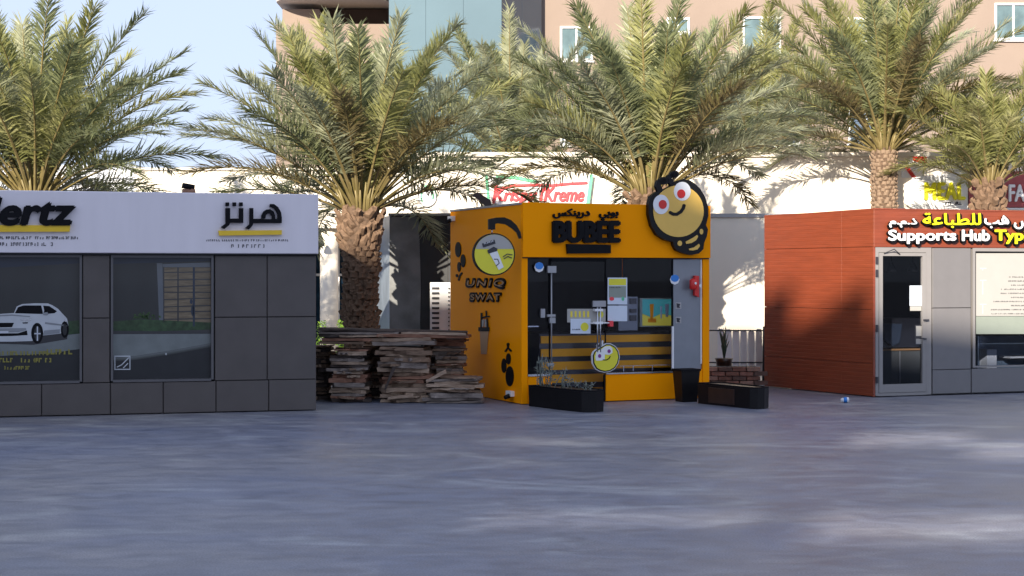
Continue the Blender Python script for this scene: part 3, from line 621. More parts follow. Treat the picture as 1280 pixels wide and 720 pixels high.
def door_bee():
    fr = F2; n = .055
    P = lambda pts: [fr.pix(x, y, n) for x, y in pts]
    Zc = lambda pts: P(zoompts(pts, 655, 420, 7.2))
    t = thing('bee_door_sign', fr.p(fr.pix(758, 449)[0], .7, n), 'small yellow bee face plate with purple eyes on the glass door', 'sign')
    out = [(618, 175), (632, 140), (660, 118), (700, 95), (745, 68), (785, 68), (830, 92), (858, 135), (868, 190), (855, 250), (825, 295), (780, 322), (730, 330), (690, 322), (650, 300), (622, 250)]
    plates('backing', fr, [Zc(out)], -.005, .035, M['white'], t)
    c = (743, 198); s = lambda k: [(c[0] + (x - c[0]) * k, c[1] + (y - c[1]) * k) for x, y in out]
    plates('outline', fr, [Zc(s(.955))], .0355, .039, M['black'], t)
    plates('face', fr, [Zc(s(.87))], .0395, .043, M['discyellow'], t)
    plates('eye_patch', fr, [Zc([(645, 190), (655, 140), (700, 120), (730, 95), (775, 90), (798, 110), (800, 150), (770, 170), (730, 165), (728, 215), (690, 222), (650, 222)])], .0435, .046, M['white'], t)
    for x, y in ((683, 180), (768, 137)): plates('eye', fr, [Zc(ell(x, y, 15, 17, 16))], .0465, .049, M['purple'], t)
    plates('mouth', fr, [Zc(stroke([(715, 215), (745, 216), (768, 202), (778, 184)], 8))], .0465, .049, M['black'], t)
    plates('antenna', fr, [Zc(stroke([(672, 110), (668, 85), (680, 68)], 9)), Zc(stroke([(716, 85), (714, 62), (718, 45)], 9))], .0, .03, M['white'], t)
door_bee()

def small_k2():
    # red box on the grey panel
    fr = F2; n = -.028
    P = lambda pts: [fr.pix(x, y, n) for x, y in pts]
    t = thing('extinguisher_holder', fr.p(fr.pix(865, 372)[0], 1.45, 0), 'red fire extinguisher holder on the grey panel inside the orange kiosk', 'fire extinguisher')
    plates('back_plate', fr, [P([(866, 344.5), (871.5, 345), (871.5, 371.5), (866, 369)])], -.02, .03, M['red'], t)
    u0, z0 = fr.pix(862, 362, n); u1, z1 = fr.pix(862, 348, n)
    tube('cylinder', [([fr.p(u0, z0, .08), fr.p(u0, z0 + .02, .08), fr.p(u0, z1 - .03, .08), fr.p(u0, z1, .08)], [.045, .055, .055, .02])], M['red'], t, seg=14)
    plates('gauge', fr, [P(ell(862.5, 354, 1.3, 1.6, 10)), P(ell(868.5, 357, 1.4, 2.2, 10))], .137, .142, M['white'], t)
    # cameras on the side wall
    sd = S2
    for x, y, lab in ((566.5, 273.5, 'white security camera high on the rear edge of the orange side wall'), (640, 492, 'small white fitting low on the orange side wall near its corner')):
        u, z = sd.pix(x, y)
        t = thing('wall_camera' if y < 300 else 'wall_socket', sd.p(u, z, 0), lab, 'camera' if y < 300 else 'socket')
        box('body', sd, u - .09, u + .09, z - .035, z + .04, .001, .06, M['white'], t)
        tube('lens', [([sd.p(u + .03, z - .03, .06), sd.p(u + .05, z - .05, .13)], [.035, .03])], M['black'], t, seg=12)
    # floodlight arm on the roof corner
    fr = F2
    u, z = S2.pix(612, 256, -.1)
    b = S2.p(u, 2.83, -.1)
    t = thing('floodlight', b, 'dark floodlight tilted up on the left roof edge of the orange kiosk', 'floodlight')
    e = Fr(b.x, b.y, 1, 0)
    Q = lambda pts: [e.pix(x, y) for x, y in pts]
    plates('lamp_head', e, [Q([(590.5, 244), (597, 240), (613, 250), (615, 257), (607, 257.5)])], -.12, .03, M['brownpl'], t)
    plates('arm', e, [Q([(606, 255), (612, 255), (612, 261), (606, 261)])], -.03, 0, M['steel'], t)
small_k2()

# ------------------------------------------------------------------ planters, bin, litter
def prism(name, base, h, m, parent, taper=0.0, z0=0.0):
    c = Vector((sum(p[0] for p in base) / len(base), sum(p[1] for p in base) / len(base)))
    N = len(base); k = 1 - taper
    if sum(base[i][0] * base[(i + 1) % N][1] - base[(i + 1) % N][0] * base[i][1] for i in range(N)) < 0: base = base[::-1]
    v = [(c.x + (x - c.x) * k, c.y + (y - c.y) * k, z0) for x, y in base] + [(x, y, z0 + h) for x, y in base]
    f = [tuple(range(N - 1, -1, -1)), tuple(range(N, 2 * N))] + [(i, (i + 1) % N, N + (i + 1) % N, N + i) for i in range(N)]
    return mesh(name, v, f, m, parent)
def offset_poly(base, d):
    c = Vector((sum(p[0] for p in base) / len(base), sum(p[1] for p in base) / len(base))); out = []
    for x, y in base:
        v = Vector((x, y)) - c; l = v.length; out.append(tuple(c + v * (1 - d / l)))
    return out
def planter(base, h, label, twig=False, accent=None):
    c = (sum(p[0] for p in base) / len(base), sum(p[1] for p in base) / len(base), 0)
    t = thing('planter', c, label, 'planter', 'black planters by the orange kiosk')
    prism('trough', base, h, M['black'], t, taper=.015)
    prism('soil', offset_poly(base, .05), .006, M['brownpl'], t, z0=h + .001)
    N = len(base); inn = offset_poly(base, .035)
    v = [(x, y, h + .001) for x, y in base] + [(x, y, h + .022) for x, y in base] + [(x, y, h + .022) for x, y in inn] + [(x, y, h + .001) for x, y in inn]
    f = []
    for i in range(N):
        j = (i + 1) % N
        f += [(i, j, N + j, N + i), (N + i, N + j, 2 * N + j, 2 * N + i), (2 * N + i, 2 * N + j, 3 * N + j, 3 * N + i)]
    mesh('rim', v, f, M['blackmatt'], t)
    if accent:
        (x0, y0), (x1, y1) = accent; fr = Fr(x0, y0, x1 - x0, y1 - y0); L = math.hypot(x1 - x0, y1 - y0)
        panel('front_panel', fr, L * .22, L * .72, .03, h - .03, -.01, .012, M['brownpl'], t)
    return t
b1 = [(.227, 22.15), (.60, 21.55), (.92, 21.12), (1.0, 21.07), (1.12, 21.10), (1.22, 21.25), (1.20, 21.40), (.80, 21.95), (.50, 22.33)]
planter(b1, .27, 'low curved black planter with dry twigs before the glass door')
b2 = [(2.62, 22.6), (3.22, 21.66), (3.32, 21.60), (3.42, 21.66), (3.50, 21.80), (2.95, 22.78)]
planter(b2, .275, 'long low black planter to the right of the orange kiosk', accent=((2.62, 22.6), (3.22, 21.66)))
def twigs():
    rnd = random.Random(4)
    t = thing('dry_plant', (.75, 21.8, .28), 'spindly grey green dry stems growing in the curved black planter', 'plant')
    P = []
    for i in range(34):
        s = rnd.random() ** 1.3; x = .34 + s * .72; y = 22.05 - s * .78 + rnd.uniform(-.03, .06)
        h = rnd.uniform(.10, .42) * (1.25 - s)
        if i < 6: h = rnd.uniform(.4, .6); x = .45 + rnd.uniform(-.08, .1); y = 21.98
        p = Vector((x, y, .27)); pts = [p.copy()]
        for k in range(4):
            p = p + Vector((rnd.uniform(-.03, .03), rnd.uniform(-.02, .02), h / 4)); pts.append(p.copy())
        P.append((pts, [.007, .006, .006, .005, .003]))
        for k in (2, 3):
            q = pts[k]; P.append(([q, q + Vector((rnd.uniform(-.09, .09), rnd.uniform(-.04, .04), rnd.uniform(.0, .06)))], [.004, .003]))
            if rnd.random() < .6: 
                e = q + Vector((rnd.uniform(-.05, .05), 0, .02)); P.append(([e, e + Vector((.02, 0, .015)), e + Vector((.035, 0, .0))], [.004, .012, .003]))
    tube('stems', P, M['dry'], t, seg=5)
M['dry'] = mat('dry_grey_green_stem', (0.10, 0.12, 0.10), 0.8, scale=20, col2=(0.26, 0.28, 0.24))
twigs()
def bin_():
    cx, cy = 2.50, 22.95; c, s = math.cos(A2), math.sin(A2)
    t = thing('litter_bin', (cx, cy, 0), 'black tapered open litter bin beside the orange kiosk right jamb', 'bin')
    sq = [(-.15, -.13), (.15, -.13), (.15, .13), (-.15, .13)]
    base = [(cx + x * c - y * s, cy + x * s + y * c) for x, y in sq]
    prism('body', base, .44, M['black'], t, taper=.2)
    rim = [(cx + x * c * 1.08 - y * s * 1.08, cy + x * s * 1.08 + y * c * 1.08) for x, y in sq]
    prism('rim', rim, .03, M['blackmatt'], t, z0=.441)
bin_()
def litter():
    p = Fr(0, 23.0, 1, 0); y = 3600 / (503.5 - 345); x = (1056.5 - 640) / F * y
    t = thing('crumpled_cup', (x, y, 0), 'small blue and white crumpled cup lying on the paving before the red kiosk', 'cup')
    tube('cup', [([(x - .06, y, .035), (x - .02, y, .04), (x + .045, y + .01, .042)], [.026, .034, .040])], M['white'], t, seg=10)
    tube('band', [([(x - .025, y, .04), (x + .02, y, .041)], [.037, .041])], M['blue'], t, seg=10)
litter()

# ------------------------------------------------------------------ stacks of weathered boards
def board(name, cx, cy, w, d, z, h, ang, m, parent, rnd, jag=.03):
    """a splintered board: rough ends and front edge, slight sag and tilt"""
    c, s = math.cos(ang), math.sin(ang); pts = []
    nf = 6
    for i in range(nf): pts.append((-w / 2 + w * i / (nf - 1) + (rnd.uniform(-jag, jag) if 0 < i < nf - 1 else rnd.uniform(-jag, jag) * .8), -d / 2 + rnd.uniform(-jag, jag) * 1.1))
    pts.append((w / 2 + rnd.uniform(-jag, jag), rnd.uniform(-.1, .1) * d))
    for i in range(3): pts.append((w / 2 - w * i / 2 + rnd.uniform(-jag, jag), d / 2 + rnd.uniform(-jag, jag)))
    pts.append((-w / 2 + rnd.uniform(-jag, jag), rnd.uniform(-.1, .1) * d))
    tl = rnd.uniform(-.03, .03); N = len(pts); v = []
    for lay in (0, 1):
        for i, (x, y) in enumerate(pts):
            ins = rnd.uniform(-.012, .012)
            zz = z + (h if lay else 0) + x * tl + rnd.uniform(-.007, .007)
            v.append((cx + x * c - y * s + ins, cy + x * s + y * c + ins, max(zz, 0.004 if not lay else 0.02)))
    f = [tuple(range(N - 1, -1, -1)), tuple(range(N, 2 * N))] + [(i, (i + 1) % N, N + (i + 1) % N, N + i) for i in range(N)]
    return mesh(name, v, f, m, parent)
def stack(label, px0, px1, Y, z0, z1, depth, seed, hs=(.032, .072), jag=.035, mats=None):
    rnd = random.Random(seed); x0 = (px0 - 640) / F * Y; x1 = (px1 - 640) / F * Y; cx = (x0 + x1) / 2; w = x1 - x0
    t = thing('board_stack', (cx, Y + depth / 2, z0), label, 'board stack', 'stacks of weathered boards between the kiosks')
    z = z0
    while z < z1 - .02:
        h = rnd.uniform(*hs); h = min(h, z1 - z)
        if h < .02: break
        ww = w * rnd.uniform(.80, 1.03)
        board('board', cx + rnd.uniform(-.03, .03), Y + depth / 2 + rnd.uniform(-.02, .05), ww, depth, z + .003, h - .006, rnd.uniform(-.05, .05), rnd.choice(mats or (WOODS + [WOODS[1], WOODS[4], WOODS[0], WOODS[1]])), t, rnd, jag)
        if rnd.random() < .35: board('board', cx + rnd.uniform(-.25, .25) * w, Y - .02 + rnd.uniform(0, .05), ww * rnd.uniform(.3, .5), .14, z + h * .3, h * .45, rnd.uniform(-.15, .15), rnd.choice(WOODS[:3]), t, rnd, jag)
        z += h
    return t
stack('board stack beside the charcoal kiosk, leftmost of the row', 412, 461, 22.75, 0, .76, .65, 11)
stack('tallest splintered board stack, under the palm shadow in mid row', 474, 537, 22.70, 0, .80, .65, 12, hs=(.03, .085), jag=.055)
stack('board stack nearest the orange kiosk wall, behind the low pile', 541, 582, 23.3, 0, .93, .5, 13, mats=[WOODS[1], WOODS[2], WOODS[4]])
stack('low pile of pale boards at the foot of the orange side wall', 533, 603, 22.55, 0, .37, .5, 14, jag=.045, mats=[WOODS[1], WOODS[2], WOODS[0]])
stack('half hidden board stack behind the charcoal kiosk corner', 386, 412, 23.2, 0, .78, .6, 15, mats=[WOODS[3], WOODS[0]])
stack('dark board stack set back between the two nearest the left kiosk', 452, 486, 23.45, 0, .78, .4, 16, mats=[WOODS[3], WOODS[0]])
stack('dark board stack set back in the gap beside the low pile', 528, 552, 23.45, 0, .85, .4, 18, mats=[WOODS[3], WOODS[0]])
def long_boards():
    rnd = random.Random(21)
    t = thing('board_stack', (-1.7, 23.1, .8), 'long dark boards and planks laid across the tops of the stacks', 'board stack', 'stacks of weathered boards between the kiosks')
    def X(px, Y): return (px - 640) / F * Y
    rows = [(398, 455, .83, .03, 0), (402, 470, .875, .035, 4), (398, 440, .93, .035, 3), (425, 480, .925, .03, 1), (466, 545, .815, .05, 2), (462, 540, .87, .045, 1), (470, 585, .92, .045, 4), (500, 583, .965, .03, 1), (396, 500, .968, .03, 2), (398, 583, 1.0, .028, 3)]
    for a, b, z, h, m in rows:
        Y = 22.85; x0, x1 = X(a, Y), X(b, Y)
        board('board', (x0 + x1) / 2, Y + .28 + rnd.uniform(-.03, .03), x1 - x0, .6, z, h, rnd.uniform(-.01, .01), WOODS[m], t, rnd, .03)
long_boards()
def loose():
    rnd = random.Random(5)
    for i, (px, z, tl, w, m, lab) in enumerate(((500, .01, .12, .36, 1, 'broken pale plank leaning low on the tall splintered stack'), (545, .30, .5, .30, 1, 'short slanting offcut between the splintered stack and the low pile'), (487, .28, 1.2, .35, 3, 'dark plank standing askew on the left of the splintered stack'))):
        x = (px - 640) / F * 22.55; b = Vector((x, 22.58, z + .02)); d = Vector((math.cos(tl), 0, math.sin(tl))); up = Vector((-d.z, 0, d.x))
        v = []
        for s, e in ((-1, .8), (1, 1.0)):
            for yy in (-.02, .10):
                for q in (-1, 1): v.append(b + d * s * w / 2 + up * q * .02 * e + Vector((rnd.uniform(-.01, .01), yy, rnd.uniform(-.006, .006) + .06)))
        f = [(0, 1, 3, 2), (4, 6, 7, 5), (0, 4, 5, 1), (2, 3, 7, 6), (1, 5, 7, 3), (0, 2, 6, 4)]
        tag(mesh('plank', v, f, WOODS[m]), lab, 'plank')
loose()
def brick_stack():
    rnd = random.Random(8)
    fr = Fr(2.9, 25.2, 1, 0)
    t = thing('brick_plinth', (3.5, 25.4, 0), 'low reddish brick plinth between the orange and red kiosks', 'wall')
    box('core', fr, -.1, 1.0, .0, .355, -.5, -.15, M['joint'], t)
    BR = [mat('brick_%d' % k, c, 0.9, var=.25, scale=14, bump=.5) for k, c in enumerate(((0.15, 0.075, 0.055), (0.20, 0.10, 0.075), (0.24, 0.15, 0.115), (0.09, 0.055, 0.045)))]
    for r in range(5):
        z = .01 + r * .072
        u = -.1 - (r % 2) * .11
        while u < 1.02:
            w = .215
            panel('brick', fr, u + .004, u + w, z, z + .062, -.149, rnd.uniform(-.035, .0), rnd.choice(BR), t, c=.004); u += w + .010
brick_stack()

# ------------------------------------------------------------------ right kiosk (terracotta and grey)
def printing_kiosk():
    x0, y0 = 5.363, 23.73
    fr = Fr(x0, y0, math.cos(R(20)), math.sin(R(20)))
    xl, yl = 4.10, 26.0
    sd = Fr(xl, yl, x0 - xl, y0 - yl); LS = math.hypot(x0 - xl, y0 - yl)
    t = thing('printing_kiosk', (6.5, 25.2, 0), 'terracotta and grey kiosk with a pale framed door and printing sign, at the right', 'kiosk')
    U = lambda x, n=0: fr.pix(x, 400, n)[0]
    Z = lambda x, y, n=0: fr.pix(x, y, n)[1]
    US = lambda x: sd.pix(x, 400)[0]
    H = 2.79; zf = Z(1130, 309); uE = 4.6
    # core: side, back and roof as slabs (the room stays open)
    bx = [(0.004, LS - .05, .014, H - .01, -.12, -.035)]
    boxes('side_core', sd, bx, M['joint'], t)
    boxes('body', fr, [(.1, uE, 0.01, H - .04, -2.6, -2.5), (uE - .1, uE, .01, H - .04, -2.49, -.05), (.1, uE, H - .12, H - .045, -2.49, -.08), (.1, uE, 0.01, .05, -2.49, -.08)], M['greypanel'], t)
    # side cladding: 4 rows x 2 columns
    um = US(1052); zr = [.012, .50, 1.30, 2.235, H]
    for i in range(4):
        for a, b in ((0, um), (um, LS - .002)):
            panel('cladding_panel', sd, a + .0007, b - .0007, zr[i] + .003, zr[i + 1] - .003, -.034, 0, M['terra'], t, c=.0012)
    box('corner_post', fr, .0, .03, .01, 2.23, -.07, -.003, M['terradark'], t)
    panel('fascia', fr, .002, 1.9, zf, H, -.06, .012, M['terra'], t, c=.004)
    panel('fascia', fr, 1.904, uE, zf, H, -.06, .012, M['terra'], t, c=.004)
    box('roof_edge', fr, .0, uE, H + .001, H + .015, -2.6, .02, M['terradark'], t)
    # grey panels
    zt = zf - .004
    for a, b, r in ((1165.5, 1214, ((.02, Z(1190, 462)), (Z(1190, 462), Z(1190, 385)), (Z(1190, 385), zt))), (1214.5, 1330, ((.02, Z(1240, 460)),)), (1331, 1420, ((.02, Z(1190, 462)), (Z(1190, 462), Z(1190, 385)), (Z(1190, 385), zt)))):
        for z0, z1 in r: panel('wall_panel', fr, U(a) + .004, U(b) - .004, z0 + .004, z1 - .004, -.04, 0, M['greypanel'], t)
    boxes('wall_core', fr, [(U(1164), U(1216), .02, zt, -.09, -.045), (U(1216), U(1330), .02, Z(1240, 460) - .01, -.09, -.045), (U(1330), uE - .1, .02, zt, -.09, -.045)], M['joint'], t)
    # door
    ud0, ud1 = .032, U(1164)
    f = boxes('door_frame', fr, [(ud0, U(1098), .02, zt, -.07, .005), (U(1157.5), ud1, .02, zt, -.07, .005), (U(1098), U(1157.5), Z(1125, 315.5), zt, -.07, .005), (U(1098), U(1157.5), .015, .06, -.07, .005)], M['lightframe'], t)
    d = boxes('door', fr, [(U(1098.5), U(1103), .065, Z(1125, 316), -.05, .012), (U(1152.8), U(1157), .065, Z(1125, 316), -.05, .012), (U(1103), U(1152.8), Z(1125, 320), Z(1125, 316), -.05, .012), (U(1103), U(1152.8), .065, Z(1125, 480), -.05, .012)], M['lightframe'], t)
    box('pane', fr, U(1103), U(1152.8), Z(1125, 480), Z(1125, 320), -.03, -.022, M['gpane3'], d)
    for y0_, y1_ in ((321, 330), (337, 346), (406, 415), (471, 479)):
        box('hinge', fr, U(1094.2), U(1096.5), Z(1095, y1_), Z(1095, y0_), .006, .03, M['ink'], d)
    tube('handle', [([fr.p(U(1155), Z(1155, 423.5), .012), fr.p(U(1155), Z(1155, 423.5), .06), fr.p(U(1146.5), Z(1147, 422.5), .065)], .011)], M['ink'], d)
    box('lock', fr, U(1153.5), U(1159.5), Z(1155, 401), Z(1155, 399), .013, .04, M['ink'], d)
    tube('door_closer', [([fr.p(U(1104), Z(1104, 317), .02), fr.p(U(1114), Z(1114, 311.5), .08), fr.p(U(1124), Z(1124, 318), .02)], .008)], M['ink'], d)
    q = -.0215
    def pap(name, xa, xb, ya, yb, m, par, n=q, k=0): return plates(name, fr, [pxs(fr, [(xa, ya), (xb, ya), (xb, yb), (xa, yb)], n)], n + k * .002, n + .0015 + k * .002, m, par)
    a = pap('notice', 1137, 1152, 357, 382.5, M['paper'], d)
    plates('notice_print', fr, [pxs(fr, ell(1145, 368, 1, 2.2, 8), q)], q + .002, q + .0035, M['greyink'], a)
    pap('notice', 1137.5, 1151.5, 383, 388.5, M['poster'], d)
    a = pap('notice', 1143.5, 1152, 406, 431, M['ink'], d); pap('notice_print', 1145, 1152, 407.5, 420, M['poster'], a, k=1); pap('notice_print', 1145, 1152, 423.5, 430, M['poster'], a, k=1)
    # window
    wz0, wz1 = Z(1240, 459), zt
    w = boxes('window', fr, [(U(1216), U(1219), wz0, wz1, -.07, .004), (U(1219), U(1327), wz1 - .05, wz1, -.07, .004), (U(1219), U(1327), wz0, wz0 + .025, -.07, .004), (U(1327), U(1330), wz0, wz1, -.07, .004)], M['lightframe'], t)
    ya, yb = 395, 417.5
    box('pane', fr, U(1219), U(1327), wz0 + .025, wz1 - .05, -.045, -.037, M['gpane3'], w)
    p_ = pap('poster', 1220, 1326, 316.5, ya, M['poster'], w, n=-.0365)
    pap('tinted_band', 1220, 1326, ya + .5, yb, M['palegreen'], w, n=-.0365)
    for k in range(10):
        y = 345.5 + k * 5.1; xx = [1261, 1260, 1264, 1251, 1251, 1264, 1242, 1264, 1238, 1238][k]
        scrawl('poster_lettering', fr, xx, 1320, y, y + 1.5, -.034, M['ink'], p_, seed=60 + k, gap=.35, dens=1.5)
    scrawl('poster_lettering', fr, 1224, 1229, 322, 325, -.034, M['greyink'], p_, seed=80)
    for k, (a_, b_) in enumerate(((335, 338), (350, 368), (380, 392))):
        plates('poster_mark', fr, [pxs(fr, [(1225, a_), (1233, a_), (1233, a_ + .7), (1225, a_ + .7)], -.035), pxs(fr, [(1228, a_), (1228.7, a_), (1228.7, b_), (1228, b_)], -.035)], -.0345, -.033, M['palewall'], p_)
    # inside the room
    n = -1.2
    ins = [('inner_wall', (.15, uE - .12, .05, H - .13, -2.48, -2.44), M['greyin2'])]
    for nm, a_, m in ins: box(nm, fr, *a_, m, t)
    box('desk', fr, U(1085, n), U(1215, n), .05, Z(1130, 438, n), n - .5, n, M['greydesk'], t)
    box('desk_top', fr, U(1085, n), U(1215, n), Z(1130, 438, n) + .002, Z(1130, 436, n), n - .55, n + .03, M['tanpr'], t)
    box('desk_leg', fr, U(1124, n), U(1125.2, n), .05, Z(1130, 438, n) - .005, n + .001, n + .01, M['alu'], t)
    box('shelf_unit', fr, U(1096, n), U(1158, n), Z(1130, 437, n) + .03, Z(1130, 398, n), n - .5, n - .1, M['pr_black'], t)
    plates('monitor', fr, [[fr.pix(x, y, n) for x, y in ((1104, 405), (1130, 405), (1127, 428), (1118, 433), (1108, 425))]], n - .09, n - .05, M['pr_top'], t)
    n = -.5
    for x in (1114, 1141):
        u, z = fr.pix(x, 340, n); tz = fr.pix(x, 328, n)[1]
        l = thing('pendant_lamp', fr.p(u, z, n), 'black bell pendant lamp inside the glass door, ' + ('the left one' if x < 1120 else 'the right one'), 'lamp', 'pendant lamps inside the door')
        tube('shade', [([fr.p(u, z, n), fr.p(u, z + .07, n), fr.p(u, tz, n)], [.085, .065, .03])], M['blackmatt'], l, seg=14)
        tube('cord', [([fr.p(u, tz, n), fr.p(u, H - .12, n)], .008)], M['blackmatt'], l, seg=6)
    n = -1.0
    box('blue_cabinet', fr, U(1222, n), U(1345, n), .3, Z(1240, 420, n), n - .4, n, M['winblue'], t)
    boxes('cabinet_items', fr, [(U(1224, n), U(1236, n), Z(1240, 459, n), Z(1240, 436, n), n + .01, n + .2), (U(1248, n), U(1330, n), Z(1240, 447, n), Z(1240, 445, n), n + .01, n + .3), (U(1280, n), U(1282, n), Z(1240, 446, n), Z(1240, 425, n), n + .01, n + .04)], M['palewall'], t)
    # fascia lettering: black channel letters with white or yellow faces
    n1 = .014
    def duo(body, bxp, m, **k):
        text('letter_backing', body, fr, (bxp[0] + .6, bxp[1] + 1.0, bxp[2] + 1.8, bxp[3] + 1.9), n1, n1 + .05, M['blackmatt'], t, fat=.024, **k)
        text('letter_face', body, fr, bxp, n1 + .058, n1 + .064, m, t, fat=.007, **k)
    duo('Supports', (1111, 287.5, 1195, 304.5), M['white'], off=.01)
    duo('Hub', (1203, 287.5, 1237, 301), M['white'], off=.01)
    duo('Typing', (1244, 287.5, 1306, 304.5), M['meal'], off=.01)
    duo(forms('FEE1|.|FEE1|.|FEAB'), (1112, 273.5, 1146, 284), M['white'])
    duo(forms('FE94|FECB|FE8E|FE92|FEC4|FEE0|FEDF'), (1154, 266.5, 1226, 284.5), M['meal'])
    duo(forms('FE90|FEEB'), (1231, 269.5, 1261, 285), M['white'])
    duo(forms('FEB2|FE97|FEAD|FEEE|FE92|FEB3'), (1268, 270.5, 1330, 286), M['white'])
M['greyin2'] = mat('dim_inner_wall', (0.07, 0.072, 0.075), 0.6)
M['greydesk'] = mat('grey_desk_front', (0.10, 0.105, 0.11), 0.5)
printing_kiosk()

# ------------------------------------------------------------------ structures right behind the kiosks
def black_cabin():
    fr = Fr(-2.104, 27.5, 1, 0)
    t = thing('black_cabin', (-1.5, 28.2, 0), 'black flat roofed cabin with a grey sheeted corner behind the palm', 'cabin')
    Z = lambda y: fr.pix(500, y)[1]; H = Z(268)
    U = lambda x: fr.pix(x, 300)[0]
    patch_outline = [(0, 0), (U(525), 0), (U(526), .5), (U(525), 1.0), (U(526), 1.6), (U(525), 2.1), (U(524), 2.5), (U(523), H - .04), (0, H - .04)]
    box('body', fr, .002, 2.4, 0, H - .02, -1.6, -.012, M['cabin'], t)
    plates('front_sheet', fr, [patch_outline], -.010, .004, M['vinyl'], t)  # grey plate stands for a sunlit patch on the black front
    box('roof_edge', fr, -.02, 2.42, H - .02, H + .02, -1.62, .03, M['alu'], t)
    sd = Fr(-2.55, 29.0, .446, -1.5)
    panel('side_sheet', sd, 0, 1.562, .01, H - .02, -.03, 0, M['vinylblue'], t)
    for i in range(3): panel('front_panel', fr, 1.0 + i * .46, 1.455 + i * .46, .02, H - .05, -.01, .001, M['cabin'], t)
M['vinylblue'] = mat('blue_grey_sheet', (0.20, 0.235, 0.28), 0.3, var=0.4, scale=2.5, bump=0.5, bscale=5, stretch=(1, 1, .5))
black_cabin()
def louvre_unit():
    Y = 26.6; fr = Fr(0, Y, 1, 0); U = lambda x: fr.pix(x, 400)[0]; Z = lambda y: fr.pix(540, y)[1]
    t = thing('louvred_unit', (U(552), Y + .2, 0), 'white louvred cabinet standing against the black cabin', 'cabinet')
    box('body', fr, U(537.5), U(568), .0, Z(353), -.35, 0, M['white'], t)
    for k in range(9):
        y = 359 + k * 6.2
        panel('louvre', fr, U(540), U(549), Z(y + 2.6), Z(y), .001, .02, M['ink'], t, c=.003)
    for k in range(11):
        box('bracket', fr, U(560.3), U(562), Z(361 + k * 5.2), Z(359.5 + k * 5.2), .001, .03, M['ink'], t)
louvre_unit()
def boundary_wall():
    fr = Fr(3.0, 30.0, 1, 0)
    t = thing('boundary_wall', (6, 30.1, 0), 'cream rendered boundary wall with grey coping between the orange and red kiosks', 'wall')
    box('render', fr, 0, 9, 0, 2.90, -.25, 0, M['cream'], t)
    box('coping', fr, -.03, 9.03, 2.902, 2.97, -.28, .03, M['alu'], t)
boundary_wall()
def picket_fence():
    Y = 27.3; fr = Fr(0, Y, 1, 0); U = lambda x: fr.pix(x, 400)[0]; Z = lambda y: fr.pix(900, y)[1]
    t = thing('picket_fence', (U(920), Y, 0), 'white picket fence with thin dark rails behind the brick plinth', 'fence')
    x = 897.0
    while x < 975:
        u0, u1 = U(x), U(x + 7.6); zt = Z(411 + (x % 3)); zb = Z(468)
        pts = [(u0, zb), (u1, zb), (u1, zt - .03), (u1 - .02, zt), (u0 + .02, zt), (u0, zt - .03)]
        plates('picket', fr, [pts], -.02, 0, M['white'], t); x += 9.6
    for y in (413, 453): tube('rail', [([fr.p(U(880), Z(y), .02), fr.p(U(985), Z(y), .02)], .012)], M['ink'], t, seg=6)
    for xa in (953.5,): tube('post', [([fr.p(U(xa), .0, .05), fr.p(U(xa + (1 if xa > 950 else -1.5)), Z(401 if xa < 950 else 408), .05)], .022)], M['ink'], t, seg=6)
    b = Vector(((905 - 640) / F * 25.9, 25.9, .0))
    p = thing('potted_plant', b, 'small dark upright plant in a pot before the picket fence', 'plant')
    tube('pot', [([b, b + Vector((0, 0, .42)), b + Vector((0, 0, .47))], [.10, .13, .15])], M['brownpl'], p, seg=12)
    P = []; rnd = random.Random(3)
    for i in range(16):
        a = rnd.uniform(0, 6.28); r = rnd.uniform(.01, .10); h = rnd.uniform(.2, .55)
        q = b + Vector((0, 0, .46)); P.append(([q, q + Vector((math.cos(a) * r * .4, math.sin(a) * r * .4, h * .6)), q + Vector((math.cos(a) * r, math.sin(a) * r, h))], [.012, .016, .003]))
    tube('leaves', P, M['darkleaf'], p, seg=4)
M['darkleaf'] = mat('dark_leaf', (0.025, 0.045, 0.025), 0.5)
picket_fence()

